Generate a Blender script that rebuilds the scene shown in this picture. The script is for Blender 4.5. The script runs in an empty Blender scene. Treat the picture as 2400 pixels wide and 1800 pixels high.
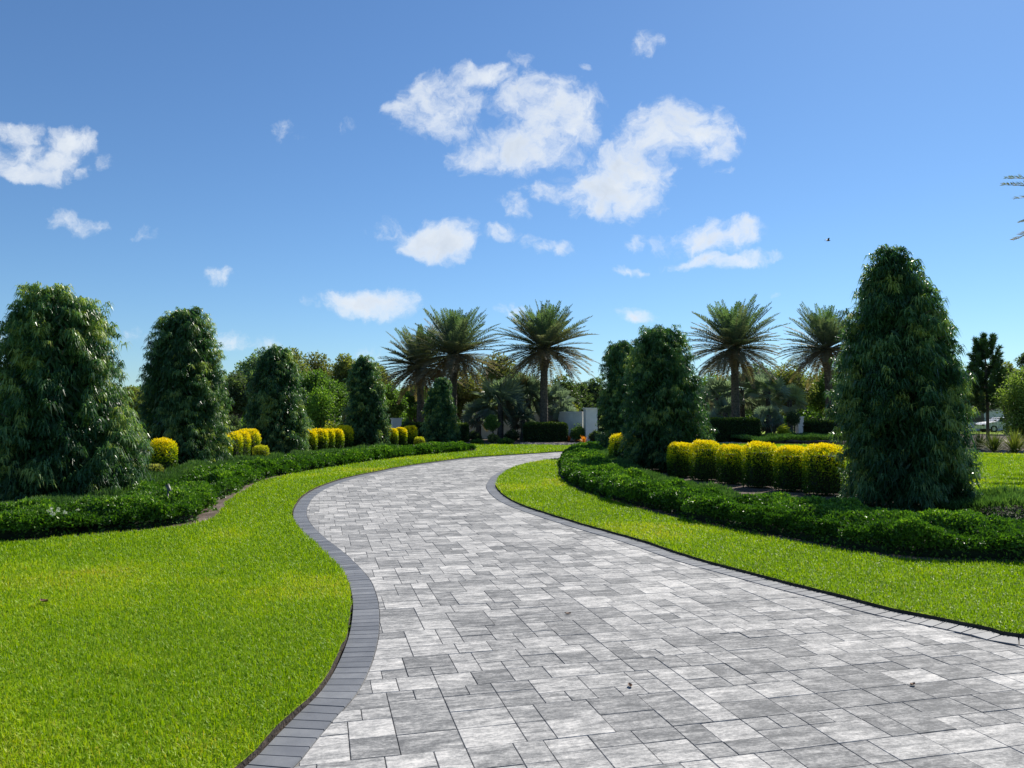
import bpy, math
import numpy as np
from mathutils import Vector, Matrix
R = math.radians
sc = bpy.context.scene
col = sc.collection
rng = np.random.default_rng(7)

# ------------------------------------------------------------------ camera
CAM_H = 1.6; F = 1803.0; PITCH = math.atan(75/F)
cam_d = bpy.data.cameras.new('camera'); cam = bpy.data.objects.new('camera', cam_d); col.objects.link(cam)
cam_d.sensor_width = 36; cam_d.lens = 36*F/2400; cam_d.clip_start = 0.05; cam_d.clip_end = 4000
cam.location = (0, 0, CAM_H); cam.rotation_euler = (R(90)+PITCH, 0, 0)
sc.camera = cam

def ray(px, py):
    x = (px-1200)/F; u = (900-py)/F
    c, s = math.cos(PITCH), math.sin(PITCH)
    return (x, c-u*s, s+u*c)
def G(px, py, z=0.0):                       # a pixel of the photograph -> ground point
    r = ray(px, py); k = (z-CAM_H)/r[2]
    return (r[0]*k, r[1]*k)
def at(px, py, d):                          # a pixel at forward distance d
    r = ray(px, py); k = d/r[1]
    return (r[0]*k, d, CAM_H+r[2]*k)

# ------------------------------------------------------------------ world, sun, exposure
SUN_EL, SUN_AZ = R(44), R(36)               # azimuth clockwise from +Y
sun_d = bpy.data.lights.new('sun', 'SUN'); sun = bpy.data.objects.new('sun', sun_d); col.objects.link(sun)
sun_d.energy = 4.6; sun_d.angle = R(0.53); sun_d.color = (1, 0.94, 0.84)
sv = Vector((math.sin(SUN_AZ)*math.cos(SUN_EL), math.cos(SUN_AZ)*math.cos(SUN_EL), math.sin(SUN_EL)))
sun.rotation_euler = sv.to_track_quat('Z', 'Y').to_euler()
sun.location = (0, 0, 30)
sc.view_settings.view_transform = 'Standard'; sc.view_settings.look = 'None'
sc.view_settings.exposure = 0.58; sc.view_settings.gamma = 1.0

w = bpy.data.worlds.new('World'); sc.world = w; w.use_nodes = True
nt = w.node_tree; nt.nodes.clear(); N = nt.nodes.new; L = nt.links.new
def sock(n, i, v):
    if isinstance(v, bpy.types.NodeSocket): nt_link(n, i, v)
    else: n.inputs[i].default_value = v
def nt_link(n, i, v): n.id_data.links.new(v, n.inputs[i])
def math_n(nt, op, a, b=None, c=None, clamp=False):
    n = nt.nodes.new('ShaderNodeMath'); n.operation = op; n.use_clamp = clamp
    for i, v in enumerate((a, b, c)):
        if v is not None: sock(n, i, v)
    return n.outputs[0]
def vec_n(nt, op, a, b=None, c=None):
    n = nt.nodes.new('ShaderNodeVectorMath'); n.operation = op
    for i, v in enumerate((a, b, c)):
        if v is not None: sock(n, i, v)
    return n.outputs['Value'] if op in ('DOT_PRODUCT', 'LENGTH') else n.outputs[0]
sky = N('ShaderNodeTexSky'); sky.sky_type = 'NISHITA'; sky.sun_disc = False
sky.sun_elevation = SUN_EL; sky.sun_rotation = SUN_AZ; sky.altitude = 0
sky.air_density = 1.0; sky.dust_density = 0.15; sky.ozone_density = 2.2
tint = N('ShaderNodeMix'); tint.data_type = 'RGBA'; tint.blend_type = 'MULTIPLY'; tint.inputs[0].default_value = 1
L(sky.outputs[0], tint.inputs[6]); tint.inputs[7].default_value = (0.59, 0.80, 1.0, 1)
tc = N('ShaderNodeTexCoord'); sep = N('ShaderNodeSeparateXYZ'); L(tc.outputs['Generated'], sep.inputs[0])
ysafe = math_n(nt, 'MAXIMUM', sep.outputs[1], 0.02)
comb = N('ShaderNodeCombineXYZ')
L(math_n(nt, 'DIVIDE', sep.outputs[0], ysafe), comb.inputs[0]); L(math_n(nt, 'DIVIDE', sep.outputs[2], ysafe), comb.inputs[1])
def noise(nt, vec, scale, detail=4, rough=0.55, w=None, dist=0.0):
    n = nt.nodes.new('ShaderNodeTexNoise'); n.inputs['Scale'].default_value = scale
    n.inputs['Detail'].default_value = detail; n.inputs['Roughness'].default_value = rough
    n.inputs['Distortion'].default_value = dist
    if w is not None:
        n.noise_dimensions = '4D'; sock(n, 'W', w)
    nt.links.new(vec, n.inputs['Vector']); return n
wn = noise(nt, comb.outputs[0], 9, 6, 0.6)
warp = vec_n(nt, 'MULTIPLY_ADD', vec_n(nt, 'SUBTRACT', wn.outputs['Color'], (0.5, 0.5, 0.5)), (0.10, 0.075, 0), comb.outputs[0])
CL = []
for x, y, rx, ry, a in [(400,400,230,170,1),(640,290,150,70,.8),(230,410,100,50,.75),(540,250,50,60,.7),(770,200,80,50,.42),
    (950,430,260,170,1),(850,620,300,130,1.1),(560,650,140,75,.75),(1100,540,150,100,.9),
    (1620,550,280,150,1.15),(1400,720,210,140,1.1),(1300,830,290,150,1.1),(1500,780,130,110,1),(1220,930,170,70,.9),(980,840,150,60,.6),
    (760,930,90,80,.65),(1780,640,150,80,.9),(380,1120,200,110,1.15),(120,1050,120,50,.5),(680,1090,110,45,.6),(860,1110,50,35,.42),
    (970,1150,110,45,.8),(1410,1115,70,50,.7),(1840,1100,260,85,1.0),(1600,1120,90,60,.5),(1850,1222,260,45,.9),(2130,1225,50,24,.5),
    (1330,1265,80,30,.45),(1430,1270,45,20,.45),(60,1465,220,70,1.0),(1400,1525,130,38,.85),(790,1480,100,45,.5),(2120,1400,30,24,.42),
    (1500,90,80,50,.4),(1160,210,40,32,.38),(1865,770,45,28,.42)]:
    CL.append((850+x/2.212, 60+y/2.212, rx/2.212, ry/2.212, a))
for x, y, rx, ry, a in [(100,250,250,125,.95),(560,310,260,125,1.05),(300,580,300,105,1.05),(-50,480,190,140,1.0),(450,450,220,130,1.1),(180,420,200,120,.8),(680,560,120,60,.6),
    (900,480,80,80,.42),(500,960,150,75,.6),(700,980,150,80,.45),(1270,1100,180,60,.28)]:
    CL.append((x/3.606, 240+y/3.606, rx/3.606, ry/3.606, a))
for x, y, rx, ry, a in [(608,283,36,24,.42),(470,586,40,18,.6),(760,262,22,16,.35),(300,725,48,22,.5),(500,732,45,20,.65),(575,738,28,14,.45),
    (800,765,50,18,.5),(0,745,20,26,.6),(750,663,70,22,.6)]:
    CL.append((x*1.085, y*1.085, rx*1.085, ry*1.085, a))
acc = None
for x, y, rx, ry, a in CL:
    r = ray(x, y); cx, cy = r[0]/r[1], r[2]/r[1]; rx /= F*0.84; ry /= F*0.84
    q = vec_n(nt, 'MULTIPLY_ADD', warp, (1/rx, 1/ry, 0), (-cx/rx, -cy/ry, 0))
    d2 = vec_n(nt, 'DOT_PRODUCT', q, q)
    v = math_n(nt, 'MULTIPLY_ADD', d2, -a, a)
    acc = v if acc is None else math_n(nt, 'SMOOTH_MAX', acc, v, 0.25)
fine = noise(nt, warp, 30, 11, 0.66)
mid = noise(nt, warp, 11, 4, 0.5)
acc = math_n(nt, 'MAXIMUM', acc, -0.6)
dens = math_n(nt, 'ADD', acc, math_n(nt, 'MULTIPLY_ADD', fine.outputs[0], 2.5, -1.32))
dens = math_n(nt, 'ADD', dens, math_n(nt, 'MULTIPLY_ADD', mid.outputs[0], 1.2, -0.58))
mr = N('ShaderNodeMapRange'); mr.interpolation_type = 'SMOOTHSTEP'; L(dens, mr.inputs[0])
mr.inputs[1].default_value = -0.05; mr.inputs[2].default_value = 1.3
front = N('ShaderNodeMapRange'); L(sep.outputs[1], front.inputs[0]); front.inputs[1].default_value = 0.03; front.inputs[2].default_value = 0.2
alpha = math_n(nt, 'MULTIPLY', math_n(nt, 'MULTIPLY', mr.outputs[0], 0.97), front.outputs[0])
ccol = N('ShaderNodeMix'); ccol.data_type = 'RGBA'
shade = N('ShaderNodeMapRange'); shade.interpolation_type = 'SMOOTHSTEP'; L(dens, shade.inputs[0]); shade.inputs[1].default_value = .5; shade.inputs[2].default_value = 1.35
mn2 = noise(nt, warp, 18, 5, 0.5)
L(math_n(nt, 'MULTIPLY', shade.outputs[0], math_n(nt, 'MULTIPLY_ADD', mn2.outputs[0], 2.2, -.5, True)), ccol.inputs[0])
ccol.inputs[6].default_value = (7.6, 8.0, 8.4, 1); ccol.inputs[7].default_value = (5.0, 5.7, 6.7, 1)
mixc = N('ShaderNodeMix'); mixc.data_type = 'RGBA'
L(alpha, mixc.inputs[0]); L(tint.outputs[2], mixc.inputs[6]); L(ccol.outputs[2], mixc.inputs[7])
bg = N('ShaderNodeBackground'); bg.inputs[1].default_value = 0.08; L(mixc.outputs[2], bg.inputs[0])
wo = N('ShaderNodeOutputWorld'); L(bg.outputs[0], wo.inputs[0])

# ------------------------------------------------------------------ helpers
def vnoise(x, y, z=0.0, seed=0):
    x, y, z = np.broadcast_arrays(np.asarray(x, float), np.asarray(y, float), np.asarray(z, float))
    fx, fy, fz = np.floor(x), np.floor(y), np.floor(z)
    ux, uy, uz = x-fx, y-fy, z-fz
    ux, uy, uz = [u*u*(3-2*u) for u in (ux, uy, uz)]
    ix, iy, iz = fx.astype(np.int64), fy.astype(np.int64), fz.astype(np.int64)
    def h(a, b, c):
        n = (a*374761393 + b*668265263 + c*1274126177 + seed*987654323) & 0xffffffff
        n = ((n ^ (n >> 13))*1103515245) & 0xffffffff
        n = ((n ^ (n >> 16))*2654435761) & 0xffffffff
        return (n >> 8)/float(1 << 24)
    o = 0
    for a in (0, 1):
        for b in (0, 1):
            for c in (0, 1):
                o = o + h(ix+a, iy+b, iz+c)*(ux if a else 1-ux)*(uy if b else 1-uy)*(uz if c else 1-uz)
    return o
def fbm(x, y, z=0.0, seed=0, o=3):
    s = 0; a = 1; t = 0
    for i in range(o):
        s = s + a*vnoise(np.asarray(x)*2**i, np.asarray(y)*2**i, np.asarray(z)*2**i, seed+i*17); t += a; a *= .5
    return s/t
def unit(v): return v/np.maximum(np.linalg.norm(v, axis=-1, keepdims=True), 1e-9)
def rdir(n): return unit(rng.normal(size=(n, 3)))
def side_of(A):
    return unit(np.cross(A, rdir(len(A))))

class MB:
    """collects faces of any sides and builds ONE mesh object"""
    def __init__(s): s.V = []; s.n = 0; s.chunks = []
    def add(s, V, Fc, mi=0, v=0.5, smooth=False):
        V = np.asarray(V, np.float32).reshape(-1, 3); Fc = np.asarray(Fc, np.int64)
        if len(Fc) == 0: return
        s.V.append(V); vv = np.broadcast_to(np.asarray(v, np.float32), (len(Fc),))
        s.chunks.append((Fc+s.n, mi, vv, smooth)); s.n += len(V)
    def diamond(s, P, A, S, Ln, W, v, mi=0, fold=0.0):
        P = np.asarray(P); n = len(P); Ln = np.broadcast_to(Ln, (n,))[:, None]; W = np.broadcast_to(W, (n,))[:, None]
        B = np.cross(A, S)*W*fold
        V = np.stack([P, P+A*Ln*.45+S*W/2+B, P+A*Ln, P+A*Ln*.45-S*W/2+B], 1)
        s.add(V, np.arange(n*4).reshape(n, 4), mi, v)
    def strip(s, P0, P1, P2, S, W, v, mi=0):
        n = len(P0); W = np.broadcast_to(W, (n,))[:, None]
        V = np.stack([P0+S*W*.3, P0-S*W*.3, P1-S*W/2, P1+S*W/2, P2], 1)
        b = np.arange(n)[:, None]*5
        s.add(V, b+np.array([[0, 1, 2, 3]]), mi, v)
        s.chunks.append((b+np.array([[3, 2, 4]])+(s.n-n*5), mi, np.broadcast_to(np.asarray(v, np.float32), (n,)), False))
    def box(s, c, size, mi=0, v=.5, rz=0.0, taper=1.0):
        x, y, z = [q/2 for q in size]
        P = np.array([(-x,-y,-z),(x,-y,-z),(x,y,-z),(-x,y,-z),(-x*taper,-y*taper,z),(x*taper,-y*taper,z),(x*taper,y*taper,z),(-x*taper,y*taper,z)])
        cs, sn = math.cos(rz), math.sin(rz); P[:, :2] = P[:, :2] @ np.array([[cs, sn], [-sn, cs]])
        s.add(P+np.array(c), [(0,3,2,1),(4,5,6,7),(0,1,5,4),(1,2,6,5),(2,3,7,6),(3,0,4,7)], mi, v)
    def tube(s, pts, rad, sides=8, mi=0, v=.5, rfun=None):
        pts = np.asarray(pts, float); m = len(pts); rad = np.broadcast_to(rad, (m,))
        T = unit(np.gradient(pts, axis=0)); ref = np.array([1, .1, .05]) if abs(T[0][2]) > .5 else np.array([0, 0, 1.])
        U = unit(np.cross(T, ref)); W_ = np.cross(T, U)
        a = np.linspace(0, 2*np.pi, sides, endpoint=False)
        rr = rad[:, None]*(1 if rfun is None else rfun(np.arange(m)[:, None], a[None, :]))
        V = pts[:, None]+ (np.cos(a)[None, :, None]*U[:, None]+np.sin(a)[None, :, None]*W_[:, None])*rr[..., None]
        i, j = np.meshgrid(np.arange(m-1), np.arange(sides), indexing='ij'); j2 = (j+1) % sides
        Fc = np.stack([i*sides+j, i*sides+j2, (i+1)*sides+j2, (i+1)*sides+j], -1).reshape(-1, 4)
        s.add(V, Fc, mi, v, True)
        s.chunks.append((np.array([list(range(m*sides-sides, m*sides))])+(s.n-m*sides), mi, np.array([.5], np.float32), False))
    def ngon(s, pts, z, mi=0, v=.5):
        s.add(np.array([(p[0], p[1], z) for p in pts]), [list(range(len(pts)))], mi, v)
    def build(s, name, mats, parent=None, loc=None):
        me = bpy.data.meshes.new(name); V = np.concatenate(s.V).astype(np.float32)
        if loc is not None: V = V-np.array(loc, np.float32)
        me.vertices.add(len(V)); me.vertices.foreach_set('co', V.ravel())
        li = np.concatenate([c[0].ravel() for c in s.chunks]).astype(np.int32)
        cnt = np.concatenate([np.full(len(c[0]), c[0].shape[1]) for c in s.chunks])
        st = np.concatenate([[0], np.cumsum(cnt)[:-1]]).astype(np.int32)
        me.loops.add(len(li)); me.loops.foreach_set('vertex_index', li)
        me.polygons.add(len(st)); me.polygons.foreach_set('loop_start', st)
        me.polygons.foreach_set('material_index', np.concatenate([np.full(len(c[0]), c[1]) for c in s.chunks]).astype(np.int32))
        me.polygons.foreach_set('use_smooth', np.concatenate([np.full(len(c[0]), c[3]) for c in s.chunks]))
        at_ = me.attributes.new('v', 'FLOAT', 'FACE'); at_.data.foreach_set('value', np.concatenate([c[2] for c in s.chunks]).astype(np.float32))
        me.update(calc_edges=True)
        for m in (mats if isinstance(mats, (list, tuple)) else [mats]): me.materials.append(m)
        o = bpy.data.objects.new(name, me); col.objects.link(o)
        if loc is not None: o.location = loc
        if parent is not None:
            o.parent = parent
            if loc is not None: o.location = (Vector(loc)-parent.location)
        return o
def tag(o, label=None, cat=None, group=None, kind=None):
    for k, v in (('label', label), ('category', cat), ('group', group), ('kind', kind)):
        if v: o[k] = v
    return o
def thing(name, loc, label, cat, group=None):
    o = bpy.data.objects.new(name, None); col.objects.link(o); o.location = loc; o.empty_display_size = .2
    return tag(o, label, cat, group)

def inpoly(x, y, poly):
    poly = np.asarray(poly); ins = np.zeros(len(x), bool); j = len(poly)-1
    for i in range(len(poly)):
        xi, yi = poly[i]; xj, yj = poly[j]
        c = ((yi > y) != (yj > y)) & (x < (xj-xi)*(y-yi)/((yj-yi) or 1e-12)+xi)
        ins ^= c; j = i
    return ins
def dense(pts, step=0.15):                    # Catmull-Rom through the points, then even spacing
    P = np.array(pts, float); P = np.vstack([2*P[0]-P[1], P, 2*P[-1]-P[-2]]); out = []
    for i in range(1, len(P)-2):
        p0, p1, p2, p3 = P[i-1:i+3]
        for t in np.linspace(0, 1, 12, endpoint=False):
            out.append(.5*((2*p1)+(-p0+p2)*t+(2*p0-5*p1+4*p2-p3)*t*t+(-p0+3*p1-3*p2+p3)*t**3))
    out.append(P[-2]); out = np.array(out)
    s = np.concatenate([[0], np.cumsum(np.linalg.norm(np.diff(out, axis=0), axis=1))])
    q = np.arange(0, s[-1], step)
    return np.stack([np.interp(q, s, out[:, k]) for k in range(out.shape[1])], 1)
def normals2(P):
    T = unit(np.gradient(P, axis=0)); return np.stack([-T[:, 1], T[:, 0]], 1)     # left-hand normal

# ------------------------------------------------------------------ materials
def new_mat(name):
    m = bpy.data.materials.new(name); m.use_nodes = True; m.node_tree.nodes.clear(); return m, m.node_tree
def ramp(nt, fac, stops):
    r = nt.nodes.new('ShaderNodeValToRGB'); e = r.color_ramp.elements
    while len(e) < len(stops): e.new(.5)
    for k, (p, c) in enumerate(stops): e[k].position = p; e[k].color = (*c, 1)
    nt.links.new(fac, r.inputs[0]); return r.outputs[0]
def leaf_mat(name, stops, trans=.3, rough=.45, tcol=(1.3, 1.5, .5), spec=.4):
    m, nt = new_mat(name)
    a = nt.nodes.new('ShaderNodeAttribute'); a.attribute_name = 'v'
    c = ramp(nt, a.outputs['Fac'], stops)
    p = nt.nodes.new('ShaderNodeBsdfPrincipled'); p.inputs['Roughness'].default_value = rough
    p.inputs['Specular IOR Level'].default_value = spec
    nt.links.new(c, p.inputs['Base Color'])
    t = nt.nodes.new('ShaderNodeBsdfTranslucent')
    mu = nt.nodes.new('ShaderNodeMix'); mu.data_type = 'RGBA'; mu.blend_type = 'MULTIPLY'; mu.inputs[0].default_value = 1
    nt.links.new(c, mu.inputs[6]); mu.inputs[7].default_value = (*tcol, 1); nt.links.new(mu.outputs[2], t.inputs[0])
    x = nt.nodes.new('ShaderNodeMixShader'); x.inputs[0].default_value = trans
    nt.links.new(p.outputs[0], x.inputs[1]); nt.links.new(t.outputs[0], x.inputs[2])
    o = nt.nodes.new('ShaderNodeOutputMaterial'); nt.links.new(x.outputs[0], o.inputs[0]); return m
def solid_mat(name, c1, c2, scale=6, rough=.8, bump=.0, detail=6, metallic=0, bscale=None, lo=.35, hi=.65):
    m, nt = new_mat(name); tcn = nt.nodes.new('ShaderNodeTexCoord')
    n = noise(nt, tcn.outputs['Object'], scale, detail)
    c = ramp(nt, n.outputs[0], [(lo, c1), (hi, c2)])
    p = nt.nodes.new('ShaderNodeBsdfPrincipled'); p.inputs['Roughness'].default_value = rough; p.inputs['Metallic'].default_value = metallic
    nt.links.new(c, p.inputs['Base Color'])
    if bump:
        b = nt.nodes.new('ShaderNodeBump'); b.inputs['Strength'].default_value = 1; b.inputs['Distance'].default_value = bump
        n2 = noise(nt, tcn.outputs['Object'], bscale or scale*3, 5); nt.links.new(n2.outputs[0], b.inputs['Height']); nt.links.new(b.outputs[0], p.inputs['Normal'])
    o = nt.nodes.new('ShaderNodeOutputMaterial'); nt.links.new(p.outputs[0], o.inputs[0]); return m

M_fern = leaf_mat('fern_pine_leaf', [(0, (.028, .072, .028)), (.45, (.070, .16, .058)), (.75, (.19, .30, .12)), (1, (.34, .40, .10))], .36, .34, (1.2, 1.4, .55), .36)
M_hedge = leaf_mat('hedge_leaf', [(0, (.025, .07, .010)), (.5, (.075, .165, .018)), (.8, (.13, .26, .025)), (1, (.30, .44, .05))], .28, .42, (1.15, 1.4, .4), .3)
M_juniper = leaf_mat('juniper_sprig', [(0, (.045, .095, .025)), (.6, (.09, .18, .05)), (1, (.17, .27, .08))], .28, .6, (1.2, 1.4, .5), .2)
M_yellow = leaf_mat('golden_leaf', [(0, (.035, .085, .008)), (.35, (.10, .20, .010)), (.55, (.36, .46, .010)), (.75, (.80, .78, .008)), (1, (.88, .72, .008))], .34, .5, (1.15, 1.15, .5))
M_box = leaf_mat('box_hedge_leaf', [(0, (.02, .045, .01)), (.6, (.045, .09, .014)), (1, (.22, .28, .02))], .28, .5)
M_grass = leaf_mat('grass_blade', [(0, (.11, .215, .006)), (.45, (.235, .395, .006)), (.75, (.36, .485, .010)), (1, (.50, .46, .08))], .42, .5, (1.25, 1.2, .4), .3)
M_palm = leaf_mat('date_frond', [(0, (.24, .17, .11)), (.3, (.19, .185, .13)), (.6, (.125, .165, .125)), (1, (.125, .20, .08))], .36, .6, (1.2, 1.4, .6), .15)
M_fan = leaf_mat('fan_palm_leaf', [(0, (.14, .12, .08)), (.3, (.14, .19, .14)), (.75, (.21, .28, .21)), (1, (.30, .38, .15))], .4, .35, (1.2, 1.3, .8), .6)
M_pine = leaf_mat('pine_needle', [(0, (.02, .05, .02)), (1, (.07, .14, .045))], .2, .5)
M_brom = leaf_mat('bromeliad_leaf', [(0, (.35, .05, .02)), (.5, (.75, .20, .02)), (1, (.85, .55, .04))], .3, .35)
M_straw = leaf_mat('grass_clump_leaf', [(0, (.06, .09, .02)), (.6, (.16, .19, .04)), (1, (.35, .3, .12))], .3, .5)
BGC = {
 'olive': [(0, (.05, .065, .022)), (.6, (.13, .15, .05)), (1, (.27, .25, .09))],
 'brown': [(0, (.045, .058, .022)), (.6, (.12, .125, .05)), (1, (.24, .21, .09))],
 'loose': [(0, (.05, .085, .02)), (.6, (.12, .17, .045)), (1, (.25, .29, .10))],
 'green': [(0, (.035, .07, .018)), (.6, (.085, .15, .036)), (1, (.17, .25, .06))],
 'dark': [(0, (.025, .042, .02)), (.6, (.06, .09, .045)), (1, (.13, .16, .09))],
 'silver': [(0, (.045, .075, .042)), (.6, (.11, .16, .095)), (1, (.24, .29, .19))],
 'lime': [(0, (.045, .10, .015)), (.6, (.12, .21, .03)), (1, (.24, .33, .05))],
 'gold': [(0, (.10, .12, .012)), (.6, (.25, .27, .02)), (1, (.42, .38, .03))]}
M_bg = {k: leaf_mat('leaves_'+k, [(p_, tuple(q_*1.35 for q_ in c_)) for p_, c_ in v], .42, .5, spec=.25) for k, v in BGC.items()}
M_bark = solid_mat('bark', (.05, .038, .028), (.12, .095, .07), 12, .9, .02)
M_palmbark = solid_mat('palm_bark', (.045, .037, .028), (.125, .105, .08), 9, .9, .02)
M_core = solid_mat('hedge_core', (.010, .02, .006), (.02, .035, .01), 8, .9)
M_soil = solid_mat('soil', (.035, .026, .02), (.085, .065, .05), 14, .95, .02)
M_stucco = solid_mat('stucco', (.70, .69, .63), (.80, .79, .73), 2.5, .85, .004, bscale=60)
M_cap = solid_mat('cap_stone', (.72, .71, .67), (.82, .81, .77), 3, .7, .003, bscale=40)
M_black = solid_mat('black_metal', (.015, .015, .016), (.03, .03, .03), 5, .4, metallic=.6)
M_roof = solid_mat('roof_tile', (.30, .28, .26), (.42, .40, .37), 2, .8, .02, bscale=20)
M_white = solid_mat('white_paint', (.68, .68, .67), (.76, .76, .75), 2, .35)
M_glass = solid_mat('dark_glass', (.02, .025, .03), (.04, .05, .055), 2, .08)
M_tyre = solid_mat('tyre', (.015, .015, .015), (.03, .03, .03), 5, .8)
M_rim = solid_mat('rim', (.4, .4, .41), (.5, .5, .51), 5, .3, metallic=.8)
M_bird = solid_mat('feather', (.02, .02, .022), (.045, .042, .04), 20, .7)
M_dead = solid_mat('dead_leaf', (.10, .045, .025), (.24, .13, .07), 60, .7)
M_bronze = solid_mat('bronze', (.06, .065, .05), (.14, .15, .12), 20, .5, metallic=.4)
M_flower = leaf_mat('white_flower', [(0, (.45, .5, .36)), (1, (.6, .62, .5))], .3, .6, (1, 1, 1))

def ground_mat(name, stops, scale, fscale, rough=.95, bump=.02):
    m, nt = new_mat(name); tcn = nt.nodes.new('ShaderNodeTexCoord'); V = tcn.outputs['Object']
    a = noise(nt, V, scale, 4); b = noise(nt, V, fscale, 5, .7)
    f = math_n(nt, 'ADD', math_n(nt, 'MULTIPLY', a.outputs[0], .5), math_n(nt, 'MULTIPLY', b.outputs[0], .5))
    c = ramp(nt, f, stops); p = nt.nodes.new('ShaderNodeBsdfPrincipled'); p.inputs['Roughness'].default_value = rough
    p.inputs['Specular IOR Level'].default_value = .2
    nt.links.new(c, p.inputs['Base Color'])
    bu = nt.nodes.new('ShaderNodeBump'); bu.inputs['Distance'].default_value = bump; nt.links.new(b.outputs[0], bu.inputs['Height']); nt.links.new(bu.outputs[0], p.inputs['Normal'])
    o = nt.nodes.new('ShaderNodeOutputMaterial'); nt.links.new(p.outputs[0], o.inputs[0]); return m
M_lawn = ground_mat('lawn_base', [(.3, (.10, .17, .008)), (.5, (.20, .30, .008)), (.7, (.29, .37, .015))], 1.2, 60)
M_ground = ground_mat('far_ground', [(.3, (.04, .07, .015)), (.5, (.08, .12, .02)), (.7, (.14, .15, .04))], .2, 5)
M_mulch = ground_mat('mulch', [(.3, (.035, .026, .02)), (.48, (.10, .075, .058)), (.6, (.20, .165, .135)), (.72, (.33, .29, .25))], 1.5, 26)

def paver_mat():
    m, nt = new_mat('paver'); tcn = nt.nodes.new('ShaderNodeTexCoord')
    a = nt.nodes.new('ShaderNodeAttribute'); a.attribute_name = 'v'
    V = tcn.outputs['Object']; wv = math_n(nt, 'MULTIPLY', a.outputs['Fac'], 97.0)
    s1 = noise(nt, vec_n(nt, 'MULTIPLY', V, (2.2, 12, 1)), 1.7, 8, .68, wv, .9)
    s2 = noise(nt, vec_n(nt, 'MULTIPLY', V, (4.5, 6, 1)), 1.8, 8, .66, wv)
    s3 = noise(nt, V, 48, 5, .75)
    s0 = noise(nt, V, .35, 3)
    f = math_n(nt, 'MULTIPLY_ADD', s1.outputs[0], 1.05, math_n(nt, 'MULTIPLY', s2.outputs[0], .65))
    f = math_n(nt, 'ADD', f, math_n(nt, 'MULTIPLY_ADD', a.outputs['Fac'], .24, -.37))
    f = math_n(nt, 'ADD', f, math_n(nt, 'MULTIPLY_ADD', s3.outputs[0], .60, -.31))
    f = math_n(nt, 'ADD', f, math_n(nt, 'MULTIPLY_ADD', s0.outputs[0], .22, -.11))
    s5 = noise(nt, vec_n(nt, 'MULTIPLY', V, (5, 22, 1)), 6, 8, .72, wv); s6 = noise(nt, V, 330, 2, .8)
    f = math_n(nt, 'ADD', f, math_n(nt, 'MULTIPLY_ADD', s5.outputs[0], .75, -.375))
    f = math_n(nt, 'ADD', f, math_n(nt, 'MULTIPLY_ADD', s6.outputs[0], .30, -.15))
    c = ramp(nt, f, [(.36, (.125, .127, .128)), (.49, (.205, .206, .204)), (.60, (.30, .297, .288)), (.72, (.43, .422, .405)), (.88, (.62, .60, .565))])
    p = nt.nodes.new('ShaderNodeBsdfPrincipled'); p.inputs['Roughness'].default_value = .8; p.inputs['Specular IOR Level'].default_value = .2
    nt.links.new(c, p.inputs['Base Color'])
    bu = nt.nodes.new('ShaderNodeBump'); bu.inputs['Distance'].default_value = .0012; bu.inputs['Strength'].default_value = .8
    s4 = noise(nt, V, 260, 4, .7); nt.links.new(s4.outputs[0], bu.inputs['Height']); nt.links.new(bu.outputs[0], p.inputs['Normal'])
    o = nt.nodes.new('ShaderNodeOutputMaterial'); nt.links.new(p.outputs[0], o.inputs[0]); return m
M_paver = paver_mat()
def border_mat():
    m, nt = new_mat('border_brick'); tcn = nt.nodes.new('ShaderNodeTexCoord'); V = tcn.outputs['Object']
    a = nt.nodes.new('ShaderNodeAttribute'); a.attribute_name = 'v'
    s = noise(nt, V, 8, 6, .6); s3 = noise(nt, V, 170, 3, .7)
    f = math_n(nt, 'ADD', math_n(nt, 'MULTIPLY', s.outputs[0], .5), math_n(nt, 'MULTIPLY', a.outputs['Fac'], .3))
    f = math_n(nt, 'ADD', f, math_n(nt, 'MULTIPLY', s3.outputs[0], .3))
    c = ramp(nt, f, [(.3, (.095, .102, .115)), (.55, (.14, .147, .16)), (.8, (.205, .212, .222))])
    p = nt.nodes.new('ShaderNodeBsdfPrincipled'); p.inputs['Roughness'].default_value = .6; p.inputs['Specular IOR Level'].default_value = .3; nt.links.new(c, p.inputs['Base Color'])
    bu = nt.nodes.new('ShaderNodeBump'); bu.inputs['Distance'].default_value = .001
    nt.links.new(s3.outputs[0], bu.inputs['Height']); nt.links.new(bu.outputs[0], p.inputs['Normal'])
    o = nt.nodes.new('ShaderNodeOutputMaterial'); nt.links.new(p.outputs[0], o.inputs[0]); return m
M_border = border_mat()
M_joint = solid_mat('joint_sand', (.11, .107, .10), (.24, .23, .215), 5, .95)

# ------------------------------------------------------------------ plan of the place
LE = [(-4.5,-4),(-3.0,-.5),(-1.9,1.6),(-1.4,2.8)]+[G(500+x/2.212, 1050+y/2.212) for x, y in
      [(160,1659),(310,1510),(440,1380),(560,1260),(650,1110),(705,960),(722,830),(715,755),(690,680),(620,590),(560,530),(490,470),(430,400),(413,350),(425,305),(470,250),(560,200),(700,155),(870,120),(1000,95),(1300,55),(1500,40),(1700,27),(1880,15)]]
LE += [(4.7,37.4),(6.2,40.5),(6.9,46),(7.2,55),(7.2,75)]
RE = [(16,1.5),(10,3.4),(6.6,4.6),(4.7,5.2)]+[G(*p) for p in [(2400,1497),(2304,1477),(2169,1450),(2078,1431),(1988,1407),(1852,1373),(1762,1349),(1626,1312),(1500,1270),(1404,1243),(1336,1223),(1269,1202),(1223,1186),(1187,1168),(1165,1148),(1162,1134),(1174,1116),(1201,1101),(1246,1088),(1314,1078)]]
RE += [(3.2,30.3),(5.5,33),(8,36),(9.5,40),(10.3,46),(10.8,55),(11,75)]
LEd, REd = dense(LE, .105), dense(RE, .105)
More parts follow.
